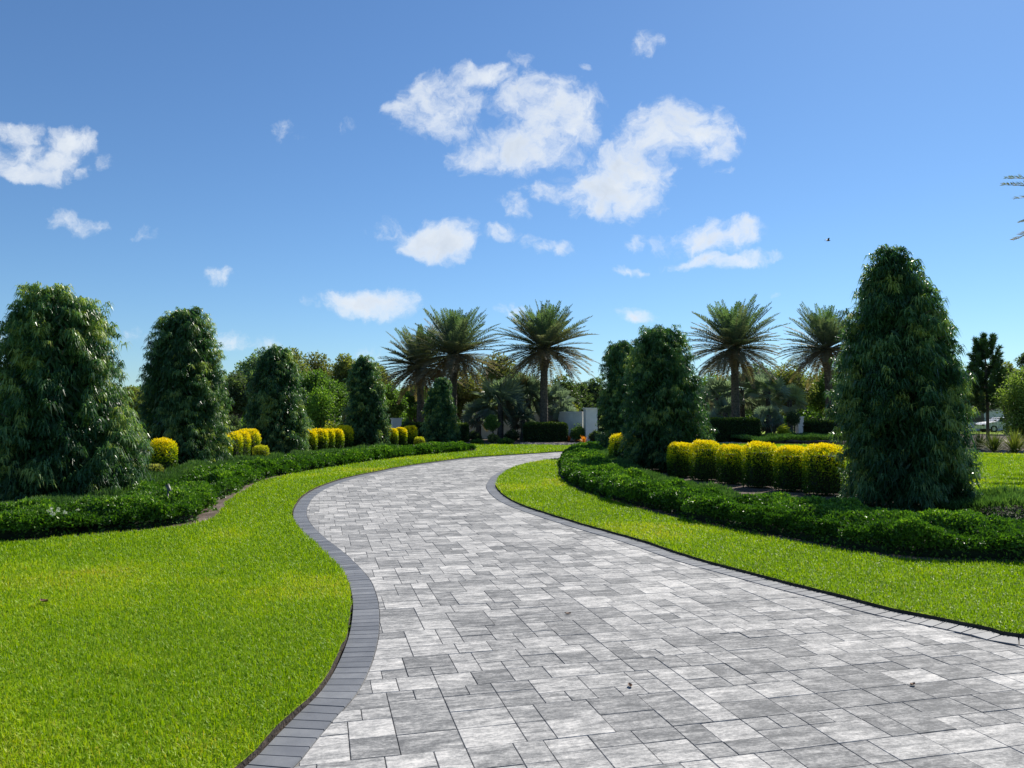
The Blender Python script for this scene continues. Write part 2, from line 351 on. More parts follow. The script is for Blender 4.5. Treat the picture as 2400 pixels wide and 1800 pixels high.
DRIVE = np.vstack([LEd, REd[::-1]])

# ground, lawns
g = MB(); g.ngon([(-900,-60),(900,-60),(900,1600),(-900,1600)], -.05)
tag(g.build('ground', M_ground), kind='structure')
def slab(name, poly, z, mat, skirt=.07, mat2=None):
    b = MB(); b.ngon(poly, z, 0); n = len(poly)
    V = np.array([(p[0], p[1], z) for p in poly]+[(p[0], p[1], z-skirt) for p in poly]); i = np.arange(n); j = (i+1) % n
    b.add(V, np.stack([i, j, j+n, i+n], 1), 1)
    return tag(b.build(name, [mat, mat2 or M_soil]), kind='structure')
nl, nr = normals2(LEd), normals2(REd)
jit = lambda P, s: (vnoise(P[:, 0]*6, P[:, 1]*6, 0, s)*.022+.004)[:, None]
LAWN_L = np.vstack([LEd+nl*jit(LEd, 3), [(7.2,78),(-90,78),(-90,-10),(-4.5,-10)]])
# right edge runs left of its own lawn: normal points the other way
LAWN_R = np.vstack([REd+nr*jit(REd, 5)*np.sign(-1), [(11,78),(90,78),(90,-2)]])
REn = nr
# orientation: make sure the lawn lies outside the driveway
def outward(P, nrm):
    m = len(P)//2; q = P[m]+nrm[m]*.3
    return -1 if inpoly(np.array([q[0]]), np.array([q[1]]), DRIVE)[0] else 1
sl, sr = outward(LEd, nl), outward(REd, nr)
LAWN_L = np.vstack([LEd+sl*nl*jit(LEd, 3), [(7.2,78),(-90,78),(-90,-10),(-4.5,-10)]])
LAWN_R = np.vstack([REd+sr*nr*jit(REd, 5), [(11,78),(90,78),(90,-2)]])
slab('lawn', LAWN_L, .03, M_lawn); slab('lawn', LAWN_R, .03, M_lawn)

# planting beds
LH = [(-12,8.6),(-8.8,9.0)]+[G(*p) for p in [(0,1279),(169,1265),(338,1250),(440,1236),(480,1222),(508,1190),(561,1157),(600,1136),(663,1119),(702,1112),(771,1101),(853,1088),(930,1078),(1015,1069),(1121,1060)]]
LHd = dense(LH, .12)
RH = [(3.6,35.2),G(1350,1060)]+[G(*p) for p in [(1318,1080),(1309,1100),(1313,1124),(1345,1150),(1400,1171),(1536,1210),(1671,1240),(1852,1276),(2078,1314),(2250,1326),(2400,1330)]]+[(7.5,7.6),(11,6.6)]
RHd = dense(RH, .12)
nlh, nrh = normals2(LHd), normals2(RHd)
slh = outward(LHd, nlh*0+nlh); 
nl0 = nlh*(1 if nlh[60][0] < 0 else -1)
BED_L = [tuple(p) for p in LHd-(.02+.13*np.exp(-((LHd[:, 1]-12.6)/1.3)**2)+.08*(LHd[:, 1] > 13)*vnoise(LHd[:, 1]*1.3, 0, 0, 4))[:, None]*nl0]+[(-1.8,36.5),(-4,44),(-20,52),(-22,8)]
BED_R = [tuple(p) for p in RHd]+[(14,9.8),(12,11.6),(10.2,12.6),(9.2,13.3),(8.3,14.6),(7.3,17),(6.3,21),(5.9,26),(5.0,31),(4.2,34.5)]
BED_F = [(-9,46),(-3.5,42.2),(-1,41.2),(2,40.2),(4.2,39.4),(5.6,41.2),(6.5,46),(6.8,60),(-22,60),(-22,50)]
BED_E = [(10.8,44.5),(11.5,42.3),(14,41.5),(17,39.5),(18.2,33),(20,31.2),(24,30.5),(60,29),(60,66),(11.2,66)]
for P in (BED_L, BED_R, BED_F, BED_E):
    slab('planting_bed', P, .04, M_mulch, .03)

# pavers
TH = R(14); cu, su = math.cos(TH), math.sin(TH)
U = np.array([cu, su]); Vv = np.array([-su, cu])
def paver_field():
    cell = .0775; rects = []
    y = -90
    while y < 700:
        band = rng.choice([3, 6, 5, 6, 3], p=[.25, .3, .2, .15, .1]); x = -120+int(rng.integers(0, 5))
        while x < 420:
            wv = int(rng.choice([2, 3, 4], p=[.22, .40, .38]))
            if band == 3: hs = [3]
            elif band == 5: hs = [3, 2] if rng.random() < .5 else [2, 3]
            else:
                r_ = rng.random()
                hs = [3, 3] if (wv != 3 or r_ < .35) else ([4, 2] if r_ < .7 else [2, 4])
            yy = y
            for h in hs:
                if wv == 4 and h == 2: rects.append((x, yy, 2, 2)); rects.append((x+2, yy, 2, 2))
                else: rects.append((x, yy, wv, h))
                yy += h
            x += wv
        y += band
    return np.array(rects, float)*cell
rc = paver_field()
cx = rc[:, 0]+rc[:, 2]/2; cy = rc[:, 1]+rc[:, 3]/2
INN = np.vstack([LEd-sl*nl*.12, (REd-sr*nr*.12)[::-1]])
keep = np.zeros(len(rc), bool)
for fx, fy in ((.5, .5), (0, 0), (1, 0), (0, 1), (1, 1)):
    lx = rc[:, 0]+rc[:, 2]*fx; ly = rc[:, 1]+rc[:, 3]*fy
    keep |= inpoly(lx*cu-ly*su, lx*su+ly*cu, INN)
rc = rc[keep]
d_ = np.hypot(cx[keep], cy[keep])
rc = rc[(d_ < 62)]
def clip_list():
    keepm = np.ones(len(rc), bool); polys = []
    curves = [(P @ np.array([[cu, -su], [su, cu]]), (nn*s_) @ np.array([[cu, -su], [su, cu]])) for P, nn, s_ in ((LEd, nl, sl), (REd, nr, sr))]
    for k_ in range(len(rc)):
        x, y, w_, h_ = rc[k_]; c = np.array([x+w_/2, y+h_/2]); poly = None
        for P, nn in curves:
            dd = np.hypot(*(P-c).T); i = int(np.argmin(dd))
            if dd[i] > .75: continue
            if poly is None: poly = [np.array(q) for q in ((x+.0014, y+.0014), (x+w_-.0014, y+.0014), (x+w_-.0014, y+h_-.0014), (x+.0014, y+h_-.0014))]
            o, nv = P[i]-nn[i]*.218, nn[i]; out = []
            for a_, b_ in zip(poly, poly[1:]+poly[:1]):
                da, db = np.dot(a_-o, nv), np.dot(b_-o, nv)
                if da <= 0: out.append(a_)
                if (da < 0) != (db < 0): out.append(a_+(b_-a_)*da/(da-db))
            poly = out
            if len(poly) < 3: break
        if poly is not None:
            keepm[k_] = False
            if len(poly) >= 3: polys.append(poly)
    return keepm, polys
keepm, cut_polys = clip_list()
rc = rc[keepm]
n = len(rc); gap = .0010; bv = .0024
x0, y0, x1, y1 = rc[:, 0]+gap, rc[:, 1]+gap, rc[:, 0]+rc[:, 2]-gap, rc[:, 1]+rc[:, 3]-gap
zt = rng.normal(0, .0009, n); tx = rng.normal(0, .003, (n, 2))
def zc(x, y): return zt+(x-(x0+x1)/2)*tx[:, 0]+(y-(y0+y1)/2)*tx[:, 1]
low = [(x0, y0), (x1, y0), (x1, y1), (x0, y1)]; top = [(x0+bv, y0+bv), (x1-bv, y0+bv), (x1-bv, y1-bv), (x0+bv, y1-bv)]
V = np.stack([np.stack([a, b, zc(a, b)-.007], 1) for a, b in low]+[np.stack([a, b, zc(a, b)], 1) for a, b in top], 1)
b8 = np.arange(n)[:, None]*8; pv = rng.random(n)
pm = MB(); pm.add(V, b8+np.array([[4, 5, 6, 7]]), 0, pv)
for q in ((0, 1, 5, 4), (1, 2, 6, 5), (2, 3, 7, 6), (3, 0, 4, 7)):
    pm.chunks.append((b8+np.array([q])+(pm.n-n*8), 0, pv.astype(np.float32), False))
for pl_ in cut_polys:
    q = np.array(pl_)
    if abs(np.dot(q[:, 0], np.roll(q[:, 1], 1))-np.dot(q[:, 1], np.roll(q[:, 0], 1)))/2 < .0015: continue
    ce = q.mean(0); qi = q+unit(ce-q)*.003; k_ = len(q); vv_ = rng.random(); z_ = rng.normal(0, .0007)
    pm.add(np.vstack([np.column_stack([qi, np.full(k_, z_)]), np.column_stack([q, np.full(k_, z_-.007)])]), [list(range(k_))], 0, vv_)
    pm.chunks.append((np.array([(i, i+k_, (i+1) % k_+k_, (i+1) % k_) for i in range(k_)])+pm.n-2*k_, 0, np.full(k_, vv_, np.float32), False))
po = pm.build('driveway', [M_paver]); po.rotation_euler = (0, 0, TH); tag(po, kind='structure')
jb = MB(); jb.ngon(DRIVE, -.0068); tag(jb.build('driveway_bedding_sand', M_joint), kind='structure')
# soldier course along both edges
bm_ = MB()
for P, nn, s_ in ((LEd, nl, sl), (REd, nr, sr)):
    A = P[:-1]; B = P[1:]; T = unit(B-A); na = nn[:-1]*s_; nb = nn[1:]*s_
    for k in range(len(A)):
        pass
    m = len(A); g2 = .0025
    o0, o1 = A+T*g2, B-T*g2; i0, i1 = A-na*.215+T*g2, B-nb*.215-T*g2
    cen = (o0+o1+i0+i1)/4
    zz = .0055+rng.normal(0, .0006, m)
    Vb = []
    for p in (o0, o1, i1, i0): Vb.append(np.column_stack([p, zz-.009]))
    for p in (o0, o1, i1, i0):
        q = p+unit(cen-p)*.005; Vb.append(np.column_stack([q, zz]))
    Vb = np.stack(Vb, 1); b8 = np.arange(m)[:, None]*8; bvv = rng.random(m)
    bm_.add(Vb, b8+np.array([[4, 5, 6, 7]]), 0, bvv)
    for q in ((0, 1, 5, 4), (1, 2, 6, 5), (2, 3, 7, 6), (3, 0, 4, 7)):
        bm_.chunks.append((b8+np.array([q])+(bm_.n-m*8), 0, bvv.astype(np.float32), False))
tag(bm_.build('driveway_border', M_border), kind='structure')

# ------------------------------------------------------------------ grass blades
def grass():
    n = 1500000; d0, d1, ex = 2.3, 46.0, 1.0
    # density ~ 1/d beyond 5 m
    dd = np.linspace(d0, d1, 600); rho = np.where(dd < 5, 1.0, (5/dd)**1.45)*dd; cdf = np.cumsum(rho); cdf /= cdf[-1]
    d = np.interp(rng.random(n), cdf, dd); th = rng.uniform(-R(40), R(40), n)
    x, y = d*np.sin(th), d*np.cos(th)
    on = (inpoly(x, y, LAWN_L) | inpoly(x, y, LAWN_R))
    for P in (BED_L, BED_R, BED_F, BED_E): on &= ~inpoly(x, y, P)
    x, y, d = x[on], y[on], d[on]; n = len(x)
    sc_ = np.maximum(1, d/6.0)
    patch = fbm(x*.55, y*.55, 0, 11); fine = fbm(x*2.6, y*2.6, 0, 23)
    Ln = (.026+.020*rng.random(n)+.012*fine)*np.sqrt(sc_); W = (.0042+.0025*rng.random(n))*sc_
    az = rng.uniform(0, 2*np.pi, n); lean = rng.uniform(.15, 1.25, n)
    h = np.stack([np.cos(az), np.sin(az), 0*az], 1); up = np.array([0, 0, 1.])
    P0 = np.stack([x, y, np.full(n, .026)], 1)
    P1 = P0+(h*np.sin(lean*.6)[:, None]+up*np.cos(lean*.6)[:, None])*(Ln*.55)[:, None]
    P2 = P1+(h*np.sin(lean*1.3)[:, None]+up*np.cos(lean*1.3)[:, None])*(Ln*.5)[:, None]
    S = unit(np.stack([-np.sin(az+rng.normal(0, .6, n)), np.cos(az), rng.normal(0, .2, n)], 1))
    dry = np.clip((patch-.58)*1.8, 0, .24)+np.clip((fine-.62)*1.0, 0, .15)
    v = np.clip(.18+.42*rng.random(n)+.25*(patch-.45)+dry+(rng.random(n) < .05)*.35, 0, 1)
    b = MB(); b.strip(P0, P1, P2, S, W, v)
    o = b.build('lawn_grass', M_grass); tag(o, 'bright green mown lawn grass on both sides of the paved driveway', 'grass', kind='stuff')
    print('grass', n)
grass()

# ------------------------------------------------------------------ hedges and ground cover
def band_surface(n, P, nrm, w0, w1, H, lump, seed, dlo=0.0, round_=.35):
    """random points on the skin of a low rounded band running along P, on the nrm side"""
    m = len(P); dist = np.hypot(P[:, 0], P[:, 1]); wt = 1/np.maximum(dist, 6)**dlo; cdf = np.cumsum(wt); cdf /= cdf[-1]
    s = np.interp(rng.random(n), cdf, np.arange(m))
    k = np.clip(s.astype(int), 0, m-2); f = (s-k)[:, None]
    base = P[k]*(1-f)+P[k+1]*f; nn = unit(nrm[k]*(1-f)+nrm[k+1]*f)
    W = w1-w0; per = H*2+W; u = rng.random(n)*per
    side0 = u < H; side1 = u > H+W
    off = np.where(side0, 0, np.where(side1, W, u-H)); z = np.where(side0, u, np.where(side1, per-u, H))
    # superellipse rounding
    q = np.clip(off/W*2-1, -1, 1); zr = z/H
    r_ = (np.abs(q)**4+zr**4)**.25; q = q/np.maximum(r_, .01); zr = zr/np.maximum(r_, .01)
    q, zr = np.clip(q, -1, 1), np.clip(zr, 0, 1)
    lx = w0+(q+1)/2*W
    pos = np.column_stack([base+nn*lx[:, None], zr*H])
    nor = np.column_stack([nn*(q**3)[:, None], zr**3*1.0]); nor = unit(nor+1e-6)
    l = fbm(pos[:, 0]*lump, pos[:, 1]*lump, pos[:, 2]*lump, seed, 3)
    return pos, nor, l, base
def hedge(name, label, cat, P, nrm, w0, w1, H, n, lump, seed, mat, leafL, leafW, amp=.14, dlo=.9, spiky=False, kind=None, cut=None):
    pos, nor, l, base = band_surface(n, P, nrm, w0, w1, H, lump, seed, dlo)
    d = np.hypot(pos[:, 0], pos[:, 1]); sc_ = np.clip(d/10, .85, 3.2)
    pos = pos+nor*((l-.62)*amp*2.2+rng.uniform(-.07, .02, n))[:, None]
    if cut is not None:
        kq = ~cut(pos[:, 0], pos[:, 1]); pos, nor, l, sc_ = pos[kq], nor[kq], l[kq], sc_[kq]; n = len(pos)
    if not spiky:
        kq = (pos[:, 2] > .11+.10*l) | (rng.random(n) < .12); pos, nor, l, sc_ = pos[kq], nor[kq], l[kq], sc_[kq]; n = len(pos)
    pos[:, 2] = np.maximum(pos[:, 2], .05)
    A = unit(nor*(.9 if spiky else .5)+rdir(n)*(.55 if spiky else .8)+np.array([0, 0, .35]))
    b = MB(); v = np.clip(.05+.75*rng.random(n)**1.3+.9*(l-.5)+.25*(pos[:, 2]/H-.6), 0, 1)  # leaves darken towards the base: shaded hedge face put into their colour
    b.diamond(pos, A, side_of(A), leafL*sc_**.8*rng.uniform(.7, 1.3, n), leafW*sc_*rng.uniform(.7, 1.3, n), v, 0, .25)
    # woody core under the leaves
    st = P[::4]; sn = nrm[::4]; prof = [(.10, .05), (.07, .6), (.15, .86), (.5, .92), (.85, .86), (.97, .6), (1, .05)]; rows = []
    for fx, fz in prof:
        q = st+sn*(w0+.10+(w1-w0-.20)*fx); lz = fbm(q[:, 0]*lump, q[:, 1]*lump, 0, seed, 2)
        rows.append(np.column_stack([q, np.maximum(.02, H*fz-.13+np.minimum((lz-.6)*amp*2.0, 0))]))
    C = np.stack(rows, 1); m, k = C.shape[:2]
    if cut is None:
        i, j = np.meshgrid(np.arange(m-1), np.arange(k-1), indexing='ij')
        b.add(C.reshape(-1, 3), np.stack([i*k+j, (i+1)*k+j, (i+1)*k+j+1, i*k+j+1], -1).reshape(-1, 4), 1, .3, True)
    o = b.build(name, [mat, M_core]); return tag(o, label, cat, kind=kind)

# left bed side of LHd is where T2 stands
def side_sign(P, nrm, target):
    i = np.argmin(np.hypot(P[:, 0]-target[0], P[:, 1]-target[1])); return 1 if np.dot(np.array(target)-P[i], nrm[i]) > 0 else -1
def smooth_n(nn, k=9):
    ker = np.ones(k)/k; pad = np.pad(nn, ((k//2, k//2), (0, 0)), 'edge')
    return unit(np.stack([np.convolve(pad[:, i], ker, 'valid') for i in range(2)], 1))
nlh = smooth_n(nlh, 21)*side_sign(LHd, nlh, (-8, 20)); nrh = smooth_n(nrh, 21)*side_sign(RHd, nrh, (5, 18))
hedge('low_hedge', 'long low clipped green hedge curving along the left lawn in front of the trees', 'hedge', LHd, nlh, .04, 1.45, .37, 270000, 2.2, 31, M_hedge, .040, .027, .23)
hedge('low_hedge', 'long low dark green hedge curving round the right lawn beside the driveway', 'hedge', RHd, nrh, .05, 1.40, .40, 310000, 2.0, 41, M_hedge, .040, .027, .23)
hedge('juniper_cover', 'feathery green juniper ground cover behind the left hedge', 'ground cover', LHd[40:-30], nlh[40:-30], 1.35, 2.7, .25, 90000, 1.9, 51, M_juniper, .08, .016, .17, .9, True, 'stuff')
hedge('juniper_cover', 'feathery green juniper ground cover behind the right hedge', 'ground cover', RHd[10:], nrh[10:], 1.25, 2.05, .24, 120000, 1.7, 61, M_juniper, .08, .016, .17, .9, True, 'stuff')

JP = dense([(8.3, 14.2), (9.6, 13.1), (12, 12.0), (15, 11.2)], .12); jn = smooth_n(normals2(JP)); jn = jn*side_sign(JP, jn, (10, 10))
hedge('juniper_cover', 'feathery green juniper ground cover right of the tallest dark tree by the far lawn', 'ground cover', JP, jn, -.1, 2.6, .26, 45000, 1.7, 71, M_juniper, .08, .016, .17, .9, True, 'stuff')

# ------------------------------------------------------------------ weeping fern pine trees
def fern_pine(label, d, rows, n_spray, leaves, Lf, Wf, seed, group, yoff=0):
    rows = sorted(rows, key=lambda r: -r[0])
    zs = np.array([max(.05, CAM_H+(975-r[0])/F*d) for r in rows]); xc = np.array([((r[1]+r[2])/2-1200)/F*d for r in rows]); rr = np.array([(r[2]-r[1])/2/F*d for r in rows])
    rr = np.maximum(rr-.07, .06)
    zb, zt_ = .22, zs[-1]-.03; cx0 = float(np.mean(xc))
    t = thing('fern_pine', (cx0, d, 0), label, 'tree', group)
    zz = np.linspace(zb, zt_, 300); rz = np.interp(zz, zs, rr); cdf = np.cumsum(rz+.12); cdf /= cdf[-1]
    b = MB()
    for layer, frac, lo, hi in ((0, .86, .86, 1.03), (1, .34, .50, .85)):
        nc = int(n_spray*frac*1.15/13); zc_ = np.interp((np.arange(nc)+rng.random(nc))/nc, cdf, zz); ac = np.arange(nc)*2.39996+rng.normal(0, .35, nc)
        kc = rng.uniform(lo, min(hi, .985), nc); tc_ = rng.random(nc); wc = rng.poisson(13, nc); q = np.repeat(np.arange(nc), wc); n = len(q)
        r0c = np.interp(zc_, zs, rr); sg = .098*(1+.2*(d > 25))
        xo = rng.normal(0, 1, n); yo = rng.normal(0, 1, n); zo = rng.normal(0, 1, n)*.8-.25*(xo*xo+yo*yo)
        az = ac[q]; X = np.cos(az)*r0c[q]*kc[q]; Y = np.sin(az)*r0c[q]*kc[q]*.95
        lump = fbm(X*1.7+5, Y*1.7, zc_[q]*2.4, seed, 2); sh = .80+.32*lump
        z = np.clip(zc_[q]+zo*sg, .12, zt_+.01)
        C = np.stack([np.interp(zc_[q], zs, xc)+X*sh+xo*sg*.9, d+yoff+Y*sh+yo*sg*.9, z], 1)
        bright = np.clip((fbm(C[:, 0]*1.3, C[:, 1]*1.3, C[:, 2]*1.3, seed+5)-.45)*1.4, -.3, .4)+.45*(tc_[q]-.5)+.10*zo  # paler cluster tops: sunlit tufts painted into the leaf tone
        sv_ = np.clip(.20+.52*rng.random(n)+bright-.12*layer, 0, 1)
        young = (rng.random(n) < .03) | (tc_[q] > .965); sv_ = np.where(young, .9+.1*rng.random(n), sv_)
        size = rng.uniform(.65, 1.3, n)
        m = leaves
        C = np.repeat(C, m, 0); az = np.repeat(az, m); size = np.repeat(size, m); v = np.repeat(sv_, m); N_ = len(C)
        la = rng.uniform(0, 2*np.pi, N_); o_ = np.stack([np.cos(la), np.sin(la), 0*la], 1)
        outv = np.stack([np.cos(az), np.sin(az), 0*az], 1)
        el = rng.uniform(.0, 1.1, N_)
        hdir = unit(o_+outv*.25)
        P0 = C+rng.normal(0, .010, (N_, 3))+np.stack([0*la, 0*la, rng.uniform(-.05, .02, N_)], 1)
        ll = Lf*size*rng.uniform(.7, 1.2, N_)
        P1 = P0+hdir*(ll*.42*np.cos(el*.7))[:, None]+np.array([0, 0, 1])*(ll*.30*np.sin(el))[:, None]
        dr = rng.uniform(.35, .75, N_)
        P2 = P1+hdir*(ll*.30)[:, None]-np.array([0, 0, 1])*(ll*dr)[:, None]
        S = unit(np.cross(hdir, np.array([0, 0, 1.]))+rng.normal(0, .35, (N_, 3)))
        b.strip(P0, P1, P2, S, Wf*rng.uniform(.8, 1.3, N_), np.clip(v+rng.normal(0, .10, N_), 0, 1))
    nI = int(n_spray*7); z = np.interp(rng.random(nI), cdf, zz); az = rng.uniform(0, 6.283, nI); r0 = np.interp(z, zs, rr)*(.2+.6*rng.random(nI)**.6); r0 = np.maximum(r0-.05, .02); A = unit(rdir(nI)*np.array([1, 1, .4])+np.array([0, 0, -.9]))
    b.diamond(np.stack([np.interp(z, zs, xc)+np.cos(az)*r0, d+yoff+np.sin(az)*r0, z], 1), A, side_of(A), .22, .035*(1+d/40), .12+.2*rng.random(nI), 0)
    b.build('crown', M_fern, t, (cx0, d, 0))
    b = MB(); top = zt_*.93
    pz = np.linspace(0, top, 10); px = np.interp(pz, zs, xc)*.5+cx0*.5
    tp = np.stack([px, np.full(10, d+yoff), pz], 1); b.tube(tp, np.linspace(.085, .015, 10), 8)
    for k in range(26):
        z0 = rng.uniform(.25, top*.9); a = rng.uniform(0, 2*np.pi); ln = np.interp(z0+.3, zs, rr)*.85
        s0 = np.array([np.interp(z0, pz, px), d+yoff, z0]); e = s0+np.array([math.cos(a)*ln, math.sin(a)*ln, .45*ln+.15])
        mid = (s0+e)/2+np.array([0, 0, .12]); b.tube([s0, mid, e], [.028, .018, .006], 5)
    for k in range(3):
        a = rng.uniform(0, 6.28); r_ = .3
        b.tube([(cx0+math.cos(a)*.1, d+yoff+math.sin(a)*.1, 0), (cx0+math.cos(a)*r_, d+yoff+math.sin(a)*r_, 1.2), (cx0+math.cos(a)*r_*1.3, d+yoff+math.sin(a)*r_*1.3, 2.2)], [.06, .045, .02], 6)
    b.build('trunk', M_bark, t, (cx0, d, 0))
LG, RG = 'weeping fern pines in the left bed', 'weeping fern pines in the right bed'
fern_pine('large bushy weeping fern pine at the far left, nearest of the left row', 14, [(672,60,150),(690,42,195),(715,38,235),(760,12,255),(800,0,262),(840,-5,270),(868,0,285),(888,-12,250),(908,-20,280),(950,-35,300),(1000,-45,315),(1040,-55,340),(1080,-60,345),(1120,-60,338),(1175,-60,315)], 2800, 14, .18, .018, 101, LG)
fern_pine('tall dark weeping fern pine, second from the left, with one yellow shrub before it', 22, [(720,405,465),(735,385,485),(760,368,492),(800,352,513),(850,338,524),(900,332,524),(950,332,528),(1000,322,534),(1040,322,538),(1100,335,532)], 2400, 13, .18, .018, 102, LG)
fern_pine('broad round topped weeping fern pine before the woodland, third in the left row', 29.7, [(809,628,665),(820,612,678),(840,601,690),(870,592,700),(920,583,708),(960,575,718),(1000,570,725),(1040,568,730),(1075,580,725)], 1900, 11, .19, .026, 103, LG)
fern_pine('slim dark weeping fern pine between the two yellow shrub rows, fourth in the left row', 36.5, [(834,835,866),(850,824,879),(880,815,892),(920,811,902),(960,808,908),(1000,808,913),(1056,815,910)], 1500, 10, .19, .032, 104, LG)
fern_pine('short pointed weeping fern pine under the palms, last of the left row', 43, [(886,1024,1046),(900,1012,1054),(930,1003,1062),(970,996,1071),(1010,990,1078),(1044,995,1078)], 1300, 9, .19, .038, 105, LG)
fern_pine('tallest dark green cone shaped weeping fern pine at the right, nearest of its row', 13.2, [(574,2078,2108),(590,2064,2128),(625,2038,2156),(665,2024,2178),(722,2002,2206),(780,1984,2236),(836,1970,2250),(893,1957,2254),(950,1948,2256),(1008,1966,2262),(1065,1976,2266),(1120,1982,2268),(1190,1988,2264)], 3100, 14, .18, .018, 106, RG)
fern_pine('grey green airy weeping fern pine behind the left end of the yellow shrub row', 21.8, [(764,1515,1585),(775,1496,1598),(800,1482,1616),(850,1467,1632),(890,1461,1645),(930,1454,1663),(980,1449,1672),(1030,1449,1680),(1060,1458,1675),(1105,1480,1645)], 2100, 13, .16, .017, 107, RG)
fern_pine('narrow dark weeping fern pine by the white gate pillar, farthest of the right row', 31, [(800,1432,1478),(812,1418,1500),(840,1412,1510),(900,1408,1520),(950,1402,1525),(1000,1400,1525),(1040,1400,1520),(1066,1405,1510)], 1700, 11, .19, .026, 108, RG)

# ------------------------------------------------------------------ golden shrubs
def shrub(x, y, w_, h_, label, group, n, seed, mat=None, ls=.045, ygold=0.0, name='golden_shrub', z0=.04):
    b = MB(); d_far = y > 23
    D = rdir(n*2); D = D[D[:, 2] > -.55][:n]; n = len(D)
    hx = np.hypot(D[:, 0], D[:, 1]); r_ = (hx**4.4+np.abs(np.where(D[:, 2] > 0, D[:, 2]*1.03, D[:, 2]*.5))**4.4)**(-1/4.4)
    l = fbm(D[:, 0]*2.2+seed, D[:, 1]*2.2, D[:, 2]*2.2, seed); k = (.84+.20*l)*np.where(rng.random(n) < .75, rng.uniform(.93, 1.04, n), rng.uniform(.7, .93, n))
    taper = 1-.06*np.clip(-D[:, 2], 0, 1)
    P = np.stack([D[:, 0]*r_*k*taper*w_/2, D[:, 1]*r_*k*taper*w_/2, h_*.48+np.where(D[:, 2] > 0, D[:, 2]*r_*k*h_*.53, D[:, 2]/.55*h_*.46)], 1)
    P[:, 2] = np.clip(P[:, 2], .04, None)
    A = unit(D*.6+rdir(n)*.8+np.array([0, 0, .35]))
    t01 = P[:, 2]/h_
    v = np.clip(.18+1.4*(t01-.50)+.42*rng.random(n)+.5*(l-.5)+ygold+(.15 if d_far else 0)*0, 0, 1)  # gold new growth up high; shade of the lower fronts put into the green
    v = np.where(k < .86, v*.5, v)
    o3 = np.array([x, y, z0])
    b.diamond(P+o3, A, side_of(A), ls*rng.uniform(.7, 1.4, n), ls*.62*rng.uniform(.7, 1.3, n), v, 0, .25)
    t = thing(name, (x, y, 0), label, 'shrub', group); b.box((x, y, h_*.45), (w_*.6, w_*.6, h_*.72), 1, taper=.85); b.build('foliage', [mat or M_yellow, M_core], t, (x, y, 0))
    b = MB()
    for q in range(7):
        a = rng.uniform(0, 6.28); b.tube([(x+.04*math.cos(a), y+.04*math.sin(a), 0), (x+.12*math.cos(a), y+.12*math.sin(a), h_*.35), (x+.26*w_*math.cos(a), y+.26*w_*math.sin(a), h_*.75)], [.014, .011, .005], 5)
    b.build('stem', M_bark, t, (x, y, 0)); return t
GR = 'golden yellow shrubs of the right row'
lab = ['at the left end of the right row', 'second from the left in the right row', 'third from the left in the right row', 'third from the right in the right row', 'last but one in the right row', 'at the right end of the right row, touching the tall tree']
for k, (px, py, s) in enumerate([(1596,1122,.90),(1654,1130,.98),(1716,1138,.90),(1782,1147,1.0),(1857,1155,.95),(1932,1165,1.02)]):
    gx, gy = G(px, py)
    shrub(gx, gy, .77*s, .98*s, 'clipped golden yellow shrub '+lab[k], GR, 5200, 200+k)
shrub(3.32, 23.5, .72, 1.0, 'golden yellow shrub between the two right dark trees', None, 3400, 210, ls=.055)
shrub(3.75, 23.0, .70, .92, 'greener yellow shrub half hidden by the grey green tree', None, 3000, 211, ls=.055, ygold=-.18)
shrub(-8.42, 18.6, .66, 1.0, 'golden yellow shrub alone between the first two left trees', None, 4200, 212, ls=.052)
def srow(items, group):
    for k, (px, d, w_, h_, lb, yg) in enumerate(items):
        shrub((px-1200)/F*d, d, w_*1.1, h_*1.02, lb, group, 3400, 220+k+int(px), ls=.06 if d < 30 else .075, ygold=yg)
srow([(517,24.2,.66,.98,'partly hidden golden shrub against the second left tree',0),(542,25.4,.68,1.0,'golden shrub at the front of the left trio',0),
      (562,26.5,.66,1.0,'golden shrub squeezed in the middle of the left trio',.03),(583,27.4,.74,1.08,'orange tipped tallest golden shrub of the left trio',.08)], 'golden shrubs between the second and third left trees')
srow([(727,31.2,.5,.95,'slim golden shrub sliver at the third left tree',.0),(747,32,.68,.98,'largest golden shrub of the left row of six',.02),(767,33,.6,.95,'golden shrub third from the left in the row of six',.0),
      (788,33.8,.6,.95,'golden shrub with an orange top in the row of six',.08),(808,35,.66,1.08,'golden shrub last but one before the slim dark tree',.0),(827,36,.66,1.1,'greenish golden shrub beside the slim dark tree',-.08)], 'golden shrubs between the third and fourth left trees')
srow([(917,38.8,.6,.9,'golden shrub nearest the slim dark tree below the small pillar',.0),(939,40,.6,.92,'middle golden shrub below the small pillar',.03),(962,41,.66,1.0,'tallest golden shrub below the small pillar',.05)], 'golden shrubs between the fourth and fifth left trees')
for px, py, w_, h_, lb in ((356,1136,.5,.42,'small olive green shrub on mulch before the lone yellow shrub'),(611,1092,.5,.6,'small yellow green shrub right of the left golden trio'),(983,1054,.5,.55,'small green shrub right of the golden trio below the pillar')):
    gx, gy = G(px, py); shrub(gx, gy, w_, h_, lb, None, 1500, int(px), M_bg['gold'] if px > 400 else M_bg['olive'], .05, .0, 'small_shrub')

